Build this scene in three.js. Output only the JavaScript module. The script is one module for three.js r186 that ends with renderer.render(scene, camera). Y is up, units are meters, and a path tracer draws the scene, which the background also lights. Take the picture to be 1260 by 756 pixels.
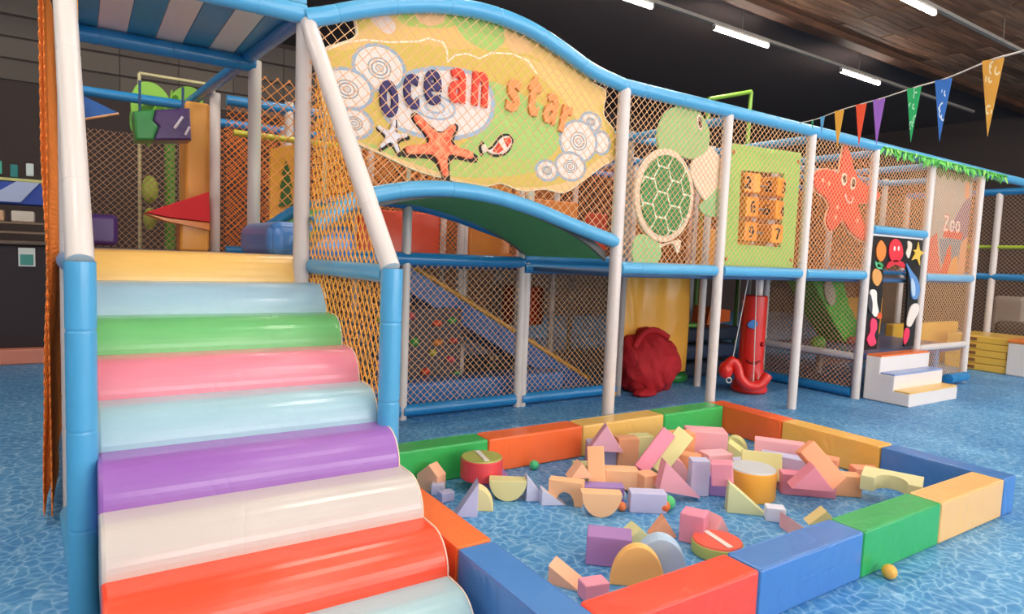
import * as THREE from 'three';
import { RoundedBoxGeometry } from 'three/addons/geometries/RoundedBoxGeometry.js';
import { TextGeometry } from 'three/addons/geometries/TextGeometry.js';
import { FontLoader } from 'three/addons/loaders/FontLoader.js';
import { mergeGeometries, mergeVertices } from 'three/addons/utils/BufferGeometryUtils.js';
import { RectAreaLightUniformsLib } from 'three/addons/lights/RectAreaLightUniformsLib.js';

// ------------------------------------------------------------------ camera, light, exposure
const scene = new THREE.Scene();
scene.background = new THREE.Color(0x050404);
const FOCAL = 804.75;                                   // pixels in a 1260 x 756 frame
const camera = new THREE.PerspectiveCamera(2 * Math.atan(378 / FOCAL) * 180 / Math.PI, 1260 / 756, 0.05, 80);
const RIGHT = [0.834753562, 0.040601123, 0.549124794], UP = [0.010356726, 0.995943592, -0.089381763], BACK = [-0.55052632, 0.08029888, 0.830946966];
camera.position.set(0, 1.6, 0);
camera.quaternion.setFromRotationMatrix(new THREE.Matrix4().makeBasis(new THREE.Vector3(...RIGHT), new THREE.Vector3(...UP), new THREE.Vector3(...BACK)));
scene.add(camera);
const renderer = new THREE.WebGLRenderer({ antialias: true });
renderer.toneMapping = THREE.LinearToneMapping;
renderer.toneMappingExposure = 1.15;
renderer.shadowMap.enabled = true;
RectAreaLightUniformsLib.init();
const LAMP_POWER = 58, LAMP_COLOR = new THREE.Color().setRGB(1, 0.9, 0.8), LAMP_Y = 5.2;
const LAMP_GLOW = 44;
const DAY_COLOR = new THREE.Color().setRGB(1, 0.95, 0.9), DAY_POWER = 4.4, DAY_GLOW = 1.2;   // daylight from the windows opposite the play frame
// fluorescent tubes on tracks that run along the hall (x); the hall is lit by these alone
const LAMP_ROWS = [
  { z: -7.0, xs: [-7.6, -4.2, -0.8, 2.6, 6.15, 8.8, 12.28] },
  { z: -4.7, xs: [-7.6, -4.2, -0.9, 2.5, 5.9, 9.3] },
  { z: -2.4, xs: [-7.6, -4.2, -0.9, 2.5, 5.9, 9.3, 12.7, 16.1] },
  { z: -0.1, xs: [-7.6, -4.2, -0.9, 2.5, 5.9, 9.3, 12.7, 16.1] },
  { z: 2.2, xs: [-4.2, -0.9, 2.5, 5.9, 9.3, 12.7] },
  { z: 4.5, xs: [-4.2, -0.9, 2.5, 5.9, 9.3, 12.7] },
];

// ------------------------------------------------------------------ helpers
let seed = 20240607;
const rnd = () => { seed = (seed * 1664525 + 1013904223) >>> 0; return seed / 4294967296; };
const rr = (a, b) => a + (b - a) * rnd();
const V = (x, y, z) => new THREE.Vector3(x, y, z);
const EYE = V(0, 1.6, 0);
function rayOf(u, v) {
  const a = (u - 630) / FOCAL, b = (378 - v) / FOCAL;
  return V(RIGHT[0] * a + UP[0] * b - BACK[0], RIGHT[1] * a + UP[1] * b - BACK[1], RIGHT[2] * a + UP[2] * b - BACK[2]);
}
const onY = (u, v, y) => { const d = rayOf(u, v); return EYE.clone().addScaledVector(d, (y - 1.6) / d.y); };   // where a pixel's line meets a floor of height y
const onZ = (u, v, z) => { const d = rayOf(u, v); return EYE.clone().addScaledVector(d, z / d.z); };           // ... an upright plane parallel to the facade
const depthOf = (p) => -((p.x) * BACK[0] + (p.y - 1.6) * BACK[1] + p.z * BACK[2]);
const FACE = -0.585;                                    // turn about y that faces the camera's side of the hall

const taken = {};
const numbered = (n) => { const k = taken[n] = (taken[n] ?? -1) + 1; return k ? `${n}_${String(k).padStart(3, '0')}` : n; };
function thing(name, label, category, pos = [0, 0, 0], turn = 0, group) {
  const o = new THREE.Group(); o.name = numbered(name); o.position.set(...pos); o.rotation.y = turn;
  o.userData = { label, category }; if (group) o.userData.group = group;
  scene.add(o); return o;
}
function mesh(name, geo, mat, parent) { const m = new THREE.Mesh(geo, mat); m.name = name; m.castShadow = m.receiveShadow = true; parent.add(m); return m; }
function solo(name, geo, mat, label, category, group) {
  const m = mesh(numbered(name), geo, mat, scene); m.userData = { label, category }; if (group) m.userData.group = group; return m;
}
function struct(o, label, category) { o.userData = { label, category, kind: 'structure' }; return o; }
const moved = (g, x, y, z) => g.translate(x, y, z);
const bx = (w, h, d, x = 0, y = 0, z = 0) => new THREE.BoxGeometry(w, h, d).translate(x, y, z);
const rbx = (w, h, d, r = 0.02, x = 0, y = 0, z = 0, s = 3) => new RoundedBoxGeometry(w, h, d, s, Math.min(r, w / 2.02, h / 2.02, d / 2.02)).translate(x, y, z);
function join(list) { return mergeGeometries(list.map((g) => { const n = g.index ? g.toNonIndexed() : g; for (const k of Object.keys(n.attributes)) if (!['position', 'normal', 'uv'].includes(k)) n.deleteAttribute(k); return n; })); }

// box mapped uv in metres for any geometry
function metreUV(g) {
  const n = g.index ? g.toNonIndexed() : g, p = n.attributes.position, q = n.attributes.normal, uv = new Float32Array(p.count * 2);
  for (let i = 0; i < p.count; i++) {
    const ax = Math.abs(q.getX(i)), ay = Math.abs(q.getY(i)), az = Math.abs(q.getZ(i));
    if (ay >= ax && ay >= az) { uv[2 * i] = p.getX(i); uv[2 * i + 1] = p.getZ(i); }
    else if (ax >= az) { uv[2 * i] = p.getZ(i); uv[2 * i + 1] = p.getY(i); }
    else { uv[2 * i] = p.getX(i); uv[2 * i + 1] = p.getY(i); }
  }
  n.setAttribute('uv', new THREE.BufferAttribute(uv, 2)); return n;
}

// value noise
const perm = new Uint8Array(512); { const a = [...Array(256).keys()]; for (let i = 255; i > 0; i--) { const j = Math.floor(rnd() * (i + 1)); [a[i], a[j]] = [a[j], a[i]]; } for (let i = 0; i < 512; i++) perm[i] = a[i & 255]; }
function vnoise(x, y, per = 256) {
  const xi = Math.floor(x), yi = Math.floor(y), fx = x - xi, fy = y - yi, m = (a) => ((a % per) + per) % per;
  const h = (a, b) => perm[perm[m(a) & 255] + (m(b) & 255)] / 255, s = (t) => t * t * (3 - 2 * t), u = s(fx), v = s(fy);
  return (h(xi, yi) * (1 - u) + h(xi + 1, yi) * u) * (1 - v) + (h(xi, yi + 1) * (1 - u) + h(xi + 1, yi + 1) * u) * v;
}
const fbm = (x, y, per, o = 4) => { let s = 0, a = 0.5, t = 0; for (let i = 0; i < o; i++) { s += a * vnoise(x, y, per); t += a; a *= 0.5; x *= 2; y *= 2; per *= 2; } return s / t; };
function dataTex(n, fn, srgb = true, m = n) {
  const d = new Uint8Array(n * m * 4);
  for (let j = 0; j < m; j++) for (let i = 0; i < n; i++) { const c = fn(i / n, j / m); const k = (j * n + i) * 4; d[k] = c[0]; d[k + 1] = c[1]; d[k + 2] = c[2]; d[k + 3] = 255; }
  const t = new THREE.DataTexture(d, n, m); t.wrapS = t.wrapT = THREE.RepeatWrapping; t.magFilter = THREE.LinearFilter; t.minFilter = THREE.LinearMipmapLinearFilter; t.generateMipmaps = true;
  if (srgb) t.colorSpace = THREE.SRGBColorSpace; t.needsUpdate = true; return t;
}
function canvasTex(w, h, draw) {
  const c = document.createElement('canvas'); c.width = w; c.height = h; draw(c.getContext('2d'), w, h);
  const t = new THREE.CanvasTexture(c); t.colorSpace = THREE.SRGBColorSpace; return t;
}

// a padded round tube swept along a curve; shallow seams where the foam sleeves meet
function sweep(curve, r, { seam = 0, radial = 14, step = 0.12, cap = true, depth = 0.07, phase = 0.5 } = {}) {
  const len = curve.getLength(), ts = [], straight = curve.isLineCurve3;
  const n = straight ? 1 : Math.max(6, Math.ceil(len / step));
  for (let i = 0; i <= n; i++) ts.push([i / n, 1]);
  if (cap) { ts.unshift([0, 0.001], [0, 0.75], [0.001, 0.95]); ts.push([0.999, 0.95], [1, 0.75], [1, 0.001]); }
  if (seam) for (let s = seam * phase; s < len - 0.05; s += seam) { const d = 0.012 / len, t = s / len; ts.push([t - d, 1], [t - d * 0.35, 1 - depth * 0.6], [t, 1 - depth], [t + d * 0.35, 1 - depth * 0.6], [t + d, 1]); }
  if (seam || cap) { const head = ts.slice(0, cap ? 3 : 0), rest = ts.slice(cap ? 3 : 0); const tail = []; const mid = []; rest.forEach((e) => (e[1] < 0.96 && e[0] >= 0.999 ? tail : mid).push(e)); mid.sort((a, b) => a[0] - b[0]); ts.length = 0; ts.push(...head, ...mid, ...tail); }
  const pos = [], nor = [], uv = [], idx = [];
  let prevN = null;
  ts.forEach(([t, k], i) => {
    const tt = Math.min(1, Math.max(0, t)), p = curve.getPointAt(tt), T = curve.getTangentAt(tt).normalize();
    let N = prevN ? prevN.clone().addScaledVector(T, -prevN.dot(T)) : (Math.abs(T.y) < 0.9 ? V(0, 1, 0) : V(0, 0, 1)).addScaledVector(T, -(Math.abs(T.y) < 0.9 ? T.y : T.z));
    N.normalize(); prevN = N; const B = T.clone().cross(N);
    const dr = i > 0 && i < ts.length - 1 ? (ts[i + 1][1] - ts[i - 1][1]) * r / Math.max(0.004, (ts[i + 1][0] - ts[i - 1][0]) * len) : (i ? -5 : 5);
    for (let j = 0; j <= radial; j++) {
      const a = j / radial * Math.PI * 2, c = Math.cos(a), s = Math.sin(a), q = N.clone().multiplyScalar(c).addScaledVector(B, s);
      pos.push(p.x + q.x * r * k, p.y + q.y * r * k, p.z + q.z * r * k);
      const nn = q.addScaledVector(T, -dr).normalize(); nor.push(nn.x, nn.y, nn.z); uv.push(a * r, tt * len);
    }
  });
  const w = radial + 1;
  for (let i = 0; i < ts.length - 1; i++) for (let j = 0; j < radial; j++) { const a = i * w + j; idx.push(a, a + 1, a + w, a + 1, a + w + 1, a + w); }
  const g = new THREE.BufferGeometry(); g.setAttribute('position', new THREE.Float32BufferAttribute(pos, 3)); g.setAttribute('normal', new THREE.Float32BufferAttribute(nor, 3)); g.setAttribute('uv', new THREE.Float32BufferAttribute(uv, 2)); g.setIndex(idx);
  return g;
}
const line = (a, b) => new THREE.LineCurve3(V(...a), V(...b));
const bar = (a, b, r, opt) => sweep(line(a, b), r, opt);
const spline = (pts) => new THREE.CatmullRomCurve3(pts.map((p) => V(...p)), false, 'centripetal');

// knotted diamond net inside a flat outline: O + a U + b W, every strand a thin real cord that sags a little
function netGeo(O, U, W, poly, pitch = 0.047, r = 0.0032, sag = 0.012, ratio = 1) {
  const o = V(...O), u = V(...U), w = V(...W), nrm = u.clone().cross(w).normalize(), pos = [], nor = [], uv = [], idx = [];
  const ph = rr(0, 50);
  const point = (a, b) => { const k = sag * (vnoise(a * 1.6 + ph, b * 1.6 + ph) - 0.5) * 2, j = (vnoise(a * 9 + ph, b * 9) - 0.5) * 0.012, j2 = (vnoise(a * 9, b * 9 + ph) - 0.5) * 0.012; return o.clone().addScaledVector(u, a + j).addScaledVector(w, b + j2).addScaledVector(nrm, k); };
  for (const sgn of [1, -1]) {
    const dl = Math.hypot(1, ratio), d = [1 / dl, sgn * ratio / dl], n = [-d[1], d[0]];
    let lo = 1e9, hi = -1e9; for (const q of poly) { const k = q[0] * n[0] + q[1] * n[1]; lo = Math.min(lo, k); hi = Math.max(hi, k); }
    for (let k = Math.ceil(lo / pitch) * pitch; k < hi; k += pitch) {
      const hits = [];
      for (let i = 0; i < poly.length; i++) {
        const A = poly[i], B = poly[(i + 1) % poly.length], ka = A[0] * n[0] + A[1] * n[1] - k, kb = B[0] * n[0] + B[1] * n[1] - k;
        if ((ka < 0) !== (kb < 0)) { const t = ka / (ka - kb); hits.push((A[0] + (B[0] - A[0]) * t) * d[0] + (A[1] + (B[1] - A[1]) * t) * d[1]); }
      }
      hits.sort((a, b) => a - b);
      for (let h = 0; h + 1 < hits.length; h += 2) {
        const s0 = hits[h], s1 = hits[h + 1]; if (s1 - s0 < 0.01) continue;
        const m = Math.max(1, Math.ceil((s1 - s0) / 0.16)), pts = [];
        for (let i = 0; i <= m; i++) { const s = s0 + (s1 - s0) * i / m; pts.push(point(n[0] * k + d[0] * s, n[1] * k + d[1] * s)); }
        const side = u.clone().multiplyScalar(n[0]).addScaledVector(w, n[1]).normalize();
        const base = pos.length / 3;
        pts.forEach((p, i) => { for (const [c, e] of [[1, 0], [0, 1], [-1, 0], [0, -1]]) { const q = side.clone().multiplyScalar(c).addScaledVector(nrm, e); pos.push(p.x + q.x * r, p.y + q.y * r, p.z + q.z * r); nor.push(q.x, q.y, q.z); uv.push(c, i * 0.16); } });
        for (let i = 0; i < m; i++) for (let j = 0; j < 4; j++) { const a = base + i * 4 + j, b = base + i * 4 + (j + 1) % 4; idx.push(a, b, a + 4, b, b + 4, a + 4); }
      }
    }
  }
  const g = new THREE.BufferGeometry(); g.setAttribute('position', new THREE.Float32BufferAttribute(pos, 3)); g.setAttribute('normal', new THREE.Float32BufferAttribute(nor, 3)); g.setAttribute('uv', new THREE.Float32BufferAttribute(uv, 2)); g.setIndex(idx);
  return g;
}
const rectPoly = (a0, b0, a1, b1) => [[a0, b0], [a1, b0], [a1, b1], [a0, b1]];
const netX = (z, x0, x1, y0, y1, pitch, r) => netGeo([0, 0, z], [1, 0, 0], [0, 1, 0], rectPoly(x0, y0, x1, y1), pitch, r);   // net in a plane along the facade
const netZ = (x, z0, z1, y0, y1, pitch, r) => netGeo([x, 0, 0], [0, 0, 1], [0, 1, 0], rectPoly(z0, y0, z1, y1), pitch, r);   // net across it

function plate(pts, depth, bevel = 0.006) {            // a flat cut-out with thickness, its back face at z = 0
  const s = new THREE.Shape(pts.map((p) => new THREE.Vector2(p[0], p[1])));
  return new THREE.ExtrudeGeometry(s, { depth: depth - 2 * bevel, bevelEnabled: bevel > 0, bevelThickness: bevel, bevelSize: bevel, bevelOffset: -bevel, bevelSegments: 2, curveSegments: 20 }).translate(0, 0, bevel);
}
const smooth = (pts, n = 60) => new THREE.CatmullRomCurve3(pts.map((p) => V(p[0], p[1], 0)), true, 'centripetal').getPoints(n).slice(0, n).map((p) => [p.x, p.y]);
const ellipse = (cx, cy, a, b, n = 36, rot = 0) => [...Array(n).keys()].map((i) => { const t = i / n * Math.PI * 2, x = a * Math.cos(t), y = b * Math.sin(t); return [cx + x * Math.cos(rot) - y * Math.sin(rot), cy + x * Math.sin(rot) + y * Math.cos(rot)]; });
const starPts = (cx, cy, R, q, rot = 0, stretch = [1, 1, 1, 1, 1], ang = null) => smooth([...Array(5).keys()].flatMap((i) => { const a = ang ? ang[i] : rot + i * Math.PI * 2 / 5, nx = ang ? (i < 4 ? ang[i + 1] : ang[0] + Math.PI * 2) : a + Math.PI * 2 / 5, P = (r, t) => [cx + r * Math.sin(t), cy + r * Math.cos(t)], s = R * stretch[i]; return [P(s * 0.97, a - 0.09), P(s, a), P(s * 0.97, a + 0.09), P(R * q, (a + nx) / 2)]; }), 90);

// ------------------------------------------------------------------ materials
const wrinkle = dataTex(512, (u, v) => { const a = fbm(u * 6, v * 6, 6, 4), b = Math.pow(Math.abs(vnoise(u * 10 + 3 * vnoise(u * 4, v * 4, 4), v * 5, 10) - 0.5) * 2, 0.6); const k = 120 + 90 * (a - 0.5) + 50 * (b - 0.5); return [k, k, k]; }, false);
wrinkle.repeat.set(1.1, 1.1);
const matCache = {};
function vinyl(hex, rough = 0.34, bump = 0.006) {
  const k = hex + '/' + rough + '/' + bump; if (matCache[k]) return matCache[k];
  return matCache[k] = new THREE.MeshPhysicalMaterial({ color: hex, roughness: rough, clearcoat: 0.3, clearcoatRoughness: 0.16, bumpMap: wrinkle, bumpScale: bump, side: THREE.DoubleSide });
}
const foamBump = dataTex(256, (u, v) => { const k = 128 + 100 * (fbm(u * 24, v * 24, 24, 3) - 0.5); return [k, k, k]; }, false);
function foam(hex) { return matCache['f' + hex] ??= new THREE.MeshStandardMaterial({ color: new THREE.Color(hex).lerp(new THREE.Color(0xffffff), 0.1), roughness: 0.75, bumpMap: foamBump, bumpScale: 0.0012 }); }
function plain(hex, rough = 0.6, metal = 0) { return matCache['p' + hex + rough + metal] ??= new THREE.MeshStandardMaterial({ color: hex, roughness: rough, metalness: metal, side: THREE.DoubleSide }); }
const C = {
  tube: 0x52a8d6, tubeDeep: 0x2282c0, white: 0xd9d0ca, yellow: 0xf0c26c, sky: 0xa3c8dc, green: 0x74c87c, pink: 0xee8c9f, purple: 0x9c66ba, red: 0xfb4f2e, orange: 0xff7338, blue: 0x4580c8, deepGreen: 0x3db85c,
};
const mTube = vinyl(C.tube), mTubeDeep = vinyl(C.tubeDeep), mWhite = vinyl(C.white, 0.5, 0.002), mRail = vinyl(0xdad1cc, 0.45, 0.002);
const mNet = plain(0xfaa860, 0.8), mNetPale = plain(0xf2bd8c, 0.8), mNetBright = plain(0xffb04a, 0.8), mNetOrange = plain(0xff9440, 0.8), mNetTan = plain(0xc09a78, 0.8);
const mBlack = plain(0x17120f, 0.7);
const piping = vinyl(0xf2ddc8, 0.5, 0.001);

// ------------------------------------------------------------------ the hall
const waterTex = (() => {
  const N = 30, pts = []; for (let j = 0; j < N; j++) for (let i = 0; i < N; i++) pts.push([i + rr(0.02, 0.98), j + rr(0.02, 0.98)]);
  return dataTex(1536, (u, v) => {
    const wx = (fbm(u * 12, v * 12, 12, 3) - 0.5) * 2.6, wy = (fbm(u * 12 + 7, v * 12 + 3, 12, 3) - 0.5) * 2.6;
    const x = u * N + wx, y = v * N + wy, xi = Math.floor(x), yi = Math.floor(y); let a = 9, b = 9;
    for (let dj = -1; dj <= 1; dj++) for (let di = -1; di <= 1; di++) { const ci = xi + di, cj = yi + dj, p = pts[((cj % N + N) % N) * N + (ci % N + N) % N]; const px = p[0] + Math.floor(ci / N) * N, py = p[1] + Math.floor(cj / N) * N, d = Math.hypot(px - x, py - y); if (d < a) { b = a; a = d; } else if (d < b) b = d; }
    const e = b - a, ln = Math.exp(-e * 11) * (0.45 + 0.75 * fbm(u * 30, v * 30, 30, 2)), soft = Math.exp(-e * 3.2) * 0.4, tone = fbm(u * 5, v * 5, 5, 3) - 0.5, fine = fbm(u * 90, v * 90, 90, 2) - 0.5;
    const k = Math.min(1, ln * 0.5 + soft * 0.7 + fine * 0.45), t = tone * 0.9;
    return [Math.max(0, 66 + 120 * k + 50 * t), Math.max(0, 140 + 78 * k + 50 * t), Math.min(255, 198 + 42 * k + 36 * t)];
  });
})();
const floorMat = new THREE.MeshStandardMaterial({ map: waterTex, roughness: 0.5 }); waterTex.repeat.set(1 / 2.1, 1 / 2.1);
const RX0 = -12, RX1 = 20, RZ0 = -14, RZ1 = 6, CEIL = 5.65;
struct(mesh('floor', metreUV(bx(RX1 - RX0, 0.2, RZ1 - RZ0, (RX0 + RX1) / 2, -0.1, (RZ0 + RZ1) / 2)), floorMat, scene), 'blue vinyl floor printed with a rippling water pattern', 'floor');
const hallDark = new THREE.MeshStandardMaterial({ color: 0x564a48, roughness: 0.9 }), hallWarm = new THREE.MeshStandardMaterial({ color: 0xd2c8be, roughness: 0.9 });
const backWall = struct(mesh('wall_back', bx(RX1 - RX0 + 0.4, 6, 0.2, (RX0 + RX1) / 2, 3, RZ0 - 0.1), hallDark, scene), 'dark back wall of the hall with grey cladding panels', 'wall');
{ // grey cladding panels high on the back wall
  const gm = [0x7c726a, 0x776d66, 0x81776e, 0x736962].map((h) => plain(h, 0.85)), pg = rbx(0.945, 0.325, 0.05, 0.012, 0, 0, 0, 1);
  for (let r = 0; r < 4; r++) for (let c = 0; c < 14; c++) { const m = mesh('cladding_panel', pg, gm[Math.floor(rnd() * 4)], backWall); m.position.set(-4.6 + c * 0.95, 4.32 + r * 0.355, RZ0 + 0.02 + rnd() * 0.006); }
}
struct(mesh('wall_left', bx(0.2, 6, RZ1 - RZ0, RX0 - 0.1, 3, (RZ0 + RZ1) / 2), hallWarm, scene), 'plain left wall of the hall', 'wall');
struct(mesh('wall_right', bx(0.2, 6, RZ1 - RZ0, RX1 + 0.1, 3, (RZ0 + RZ1) / 2), hallDark, scene), 'dark right wall of the hall', 'wall');
struct(mesh('wall_front', bx(RX1 - RX0 + 0.4, 6, 0.2, (RX0 + RX1) / 2, 3, RZ1 + 0.1), hallWarm, scene), 'plain wall facing the play frame', 'wall');
for (let i = 0; i < 5; i++) { // a row of tall windows in the front wall, opposite the play frame: daylight on everything that faces them
  const w = struct(new THREE.Group(), 'tall window with grey frame in the front wall', 'window'); w.name = 'window_' + (i + 1); w.position.set(2.0 + i * 3.2, 2.35, RZ1 - 0.02); scene.add(w);
  mesh('pane', bx(2.6, 2.7, 0.02), new THREE.MeshStandardMaterial({ color: 0xffffff, emissive: DAY_COLOR, emissiveIntensity: DAY_GLOW, roughness: 0.2 }), w);
  for (const [a, b, c, d] of [[2.8, 0.1, 0, 1.4], [2.8, 0.1, 0, -1.4], [0.1, 2.9, -1.35, 0], [0.1, 2.9, 1.35, 0], [0.06, 2.7, 0, 0]]) mesh('frame_bar', bx(a, b, 0.08, c, d, -0.02), plain(0x77726e, 0.5), w);
  const l = new THREE.RectAreaLight(DAY_COLOR, DAY_POWER, 2.6, 2.7); l.position.set(0, 0, -0.08); w.add(l);
}
const woodTex = dataTex(512, (u, v) => { const g = fbm(u * 3, v * 40, 40, 4), kx = (u * 5) % 1 - 0.5, ky = (v * 2 + Math.floor(u * 5) * 0.37) % 1 - 0.5, kn = Math.exp(-(kx * kx * 160 + ky * ky * 500)) * (perm[Math.floor(u * 5) * 7 + 3] > 110 ? 1 : 0); const k = 0.72 + 0.6 * (g - 0.5) - 0.5 * kn; return [Math.min(255, 190 * k), Math.min(255, 138 * k), Math.min(255, 104 * k)]; }, true);
woodTex.repeat.set(0.5, 1);
const ceil = struct(mesh('ceiling', bx(RX1 - RX0 + 0.4, 0.2, RZ1 - RZ0 + 0.4, (RX0 + RX1) / 2, CEIL + 0.1, (RZ0 + RZ1) / 2), hallDark, scene), 'dark ceiling with a field of brown timber planks', 'ceiling');
{
  const wm = [0xffffff, 0xe2d8d0, 0xcfc3ba].map((h) => new THREE.MeshStandardMaterial({ color: h, map: woodTex, roughness: 0.7 })), pg = metreUV(rbx(2.96, 0.05, 0.235, 0.008, 0, 0, 0, 1));
  for (let k = 0; k < 26; k++) for (let c = 0; c < 5; c++) { const m = mesh('plank', pg, wm[Math.floor(rnd() * 3)], ceil); m.position.set(6 + c * 3 + (k % 2) * 1.1, CEIL - 0.028, -6.45 + k * 0.24); }
  const m = mesh('timber_beam', metreUV(rbx(17, 0.16, 0.24, 0.01, 12.5, CEIL - 0.08, -6.68)), new THREE.MeshStandardMaterial({ color: 0x9a8a80, map: woodTex, roughness: 0.7 }), ceil);
}
// ------------------------------------------------------------------ lamps
const tubeGlow = new THREE.MeshStandardMaterial({ color: 0xffffff, emissive: LAMP_COLOR, emissiveIntensity: LAMP_GLOW, roughness: 0.5 });
const housing = plain(0x8c867e, 0.5);
LAMP_ROWS.forEach(({ z, xs }, row) => {
  const x0 = xs[0] - 1.2, x1 = row < 2 ? 17 : xs[xs.length - 1] + 1.2;
  const t = thing('lighting_track', ['grey lighting track hung below the dark ceiling behind the timber planks', 'grey lighting track hung under the front timber planks', 'grey lighting track above the foam block pit', 'grey lighting track over the open floor before the pit', 'grey lighting track between the open floor and the front wall', 'grey lighting track close to the plain front wall'][row], 'lighting track', [0, 0, z]);
  mesh('rail', bx(x1 - x0, 0.05, 0.06, (x0 + x1) / 2, LAMP_Y + 0.06, 0), housing, t);
  for (let x = x0 + 0.6; x < x1; x += 3.4) mesh('hanger', new THREE.CylinderGeometry(0.006, 0.006, CEIL - LAMP_Y - 0.06, 6).translate(x, (CEIL + LAMP_Y + 0.06) / 2, 0), housing, t);
  for (const x of xs) {
    const l = thing('tube_light', 'bright fluorescent tube light on ' + ['the rearmost ceiling track', 'the track under the timber planks', 'the track above the foam block pit', 'the track over the open floor', 'the track between open floor and front wall', 'the track close to the front wall'][row], 'lamp', [x, LAMP_Y, z], 0, 'fluorescent tube lights on ceiling tracks');
    mesh('batten', rbx(1.36, 0.03, 0.05, 0.008, 0, 0.02, 0, 1), plain(0xd8d4cc, 0.4), l);
    mesh('tube', new THREE.CylinderGeometry(0.028, 0.028, 1.3, 12).rotateZ(Math.PI / 2).translate(0, -0.026, 0), tubeGlow, l);
    for (const s of [-1, 1]) mesh('end_cap', rbx(0.03, 0.06, 0.06, 0.006, s * 0.665, -0.018, 0, 1), housing, l);
    const a = new THREE.RectAreaLight(LAMP_COLOR, LAMP_POWER, 1.3, 0.08); a.position.set(0, -0.062, 0); a.lookAt(0, -5, 0); a.rotation.set(-Math.PI / 2, 0, 0); l.add(a);
  }
});

// ------------------------------------------------------------------ play frame: grid of padded posts
const GX = [1.18, 2.53, 3.9, 5.26, 6.65, 7.96, 9.37, 10.85], GZ = [-4.28, -5.63, -6.98, -8.33];
const MID = 1.52, TOP = 3.05, PR = 0.05;
const post = (o, x, z, y0, y1, m = mRail, r = PR) => mesh('post', bar([x, y0, z], [x, y1, z], r, { seam: 0.9, phase: 0.8, depth: 0.04 }), m, o);
const railX = (o, z, x0, x1, y, m = mTube, r = 0.055, name = 'rail') => mesh(name, bar([x0, y, z], [x1, y, z], r, { seam: 0.46 }), m, o);
const railZ = (o, x, z0, z1, y, m = mTube, r = 0.055, name = 'rail') => mesh(name, bar([x, y, z0], [x, y, z1], r, { seam: 0.46 }), m, o);
const net = (o, g, m = mNet) => mesh('net', g, m, o);

// ---- padded staircase
{
  const o = thing('padded_staircase', 'wide soft staircase of rounded pastel vinyl steps climbing to the deck', 'staircase');
  const cols = [[C.yellow, 'soft yellow step'], [C.sky, 'pale blue step below the yellow one'], [C.green, 'mint green step'], [C.pink, 'pink step'], [0xa6ccd8, 'pale blue step below the pink one'], [C.purple, 'purple step'], [0xcfc6c0, 'white step'], [C.red, 'orange red step'], [0xa9ccd4, 'pale blue bottom step']];
  const X0 = 0.05;
  cols.forEach(([c, label], i) => {
    const z = -4.486 + 0.262 * i, y = 1.535 - 0.1715 * i, x1 = i ? Math.min(1.36, 1.28 + i * 0.013) : 1.23, dx = x1 - X0;
    const back = z - 0.16, yb = Math.max(0.005, y - 0.33), prof = [[back, yb], [back, y - 0.012], [back + 0.02, y]];
    for (let k = 0; k <= 12; k++) { const a = k / 12 * Math.PI / 2; prof.push([z + 0.03 + 0.155 * Math.sin(a), y - 0.17 + 0.17 * Math.cos(a)]); }
    prof.push([z + 0.185, yb]);
    const g = plate(prof.map(([pz, py]) => [-pz, py]), dx, 0.018).rotateY(Math.PI / 2);   // local x -> -z, depth -> x
    g.translate(X0, 0, 0);
    const st = mesh('step', metreUV(mergeVertices(g)), vinyl(c, 0.3, 0.007), o); st.userData.label = label;
    st.geometry.computeVertexNormals();
    const edge = new THREE.CatmullRomCurve3(prof.slice(2).map(([pz, py]) => V(x1 - 0.006, py - 0.002, pz - 0.004)), false, 'centripetal');
    mesh('piping', sweep(edge, 0.0036, { radial: 6, step: 0.04 }), piping, st);
  });
  mesh('stringer', plate([[2.2, 0.005], [4.62, 0.005], [4.62, 1.2], [2.45, 0.02]].map((p) => p), 1.1, 0.004).rotateY(Math.PI / 2).translate(0.12, 0, 0), plain(0x3a2c24, 0.8), o);
  for (const [x, xt] of [[0.0, -0.06], [1.36, 1.21]]) {
    mesh('newel_post', bar([x, 0, -3.2], [x, 1.5, -3.2], 0.058, { seam: 0.42, phase: 0.9 }), mTube, o);
    mesh('handrail', bar([x, 1.5, -3.22], [xt, 3.02, -4.3], 0.052, { seam: 0.8 }), mRail, o);
    mesh('side_rail', bar([x, 1.47, -3.26], [xt + (xt > 0 ? 0.06 : 0), 1.47, -4.28], 0.05, { seam: 0.4 }), mTube, o);
    mesh('bottom_rail', bar([x, 0.06, -3.26], [xt + (xt > 0 ? 0.1 : 0), 0.06, -4.28], 0.05, { seam: 0.4 }), mTube, o);
    // net below the side rail, and the triangle between handrail, deck post and side rail
    const dir = V(xt + 0.05 - x, 0, -1.08), L = dir.length(); dir.normalize();
    net(o, netGeo([x, 0, -3.22], [dir.x, 0, dir.z], [0, 1, 0], [[0.02, 0.1], [L, 0.1], [L, 1.45], [0.02, 1.45]], 0.05, 0.0042, 0.01, 1.75), mNetBright);
    net(o, netGeo([x, 0, -3.22], [dir.x, 0, dir.z], [0, 1, 0], [[0.04, 1.5], [L, 1.5], [L, 2.95]], 0.05, 0.0042, 0.01, 1.75), mNetBright);
  }
}

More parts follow.
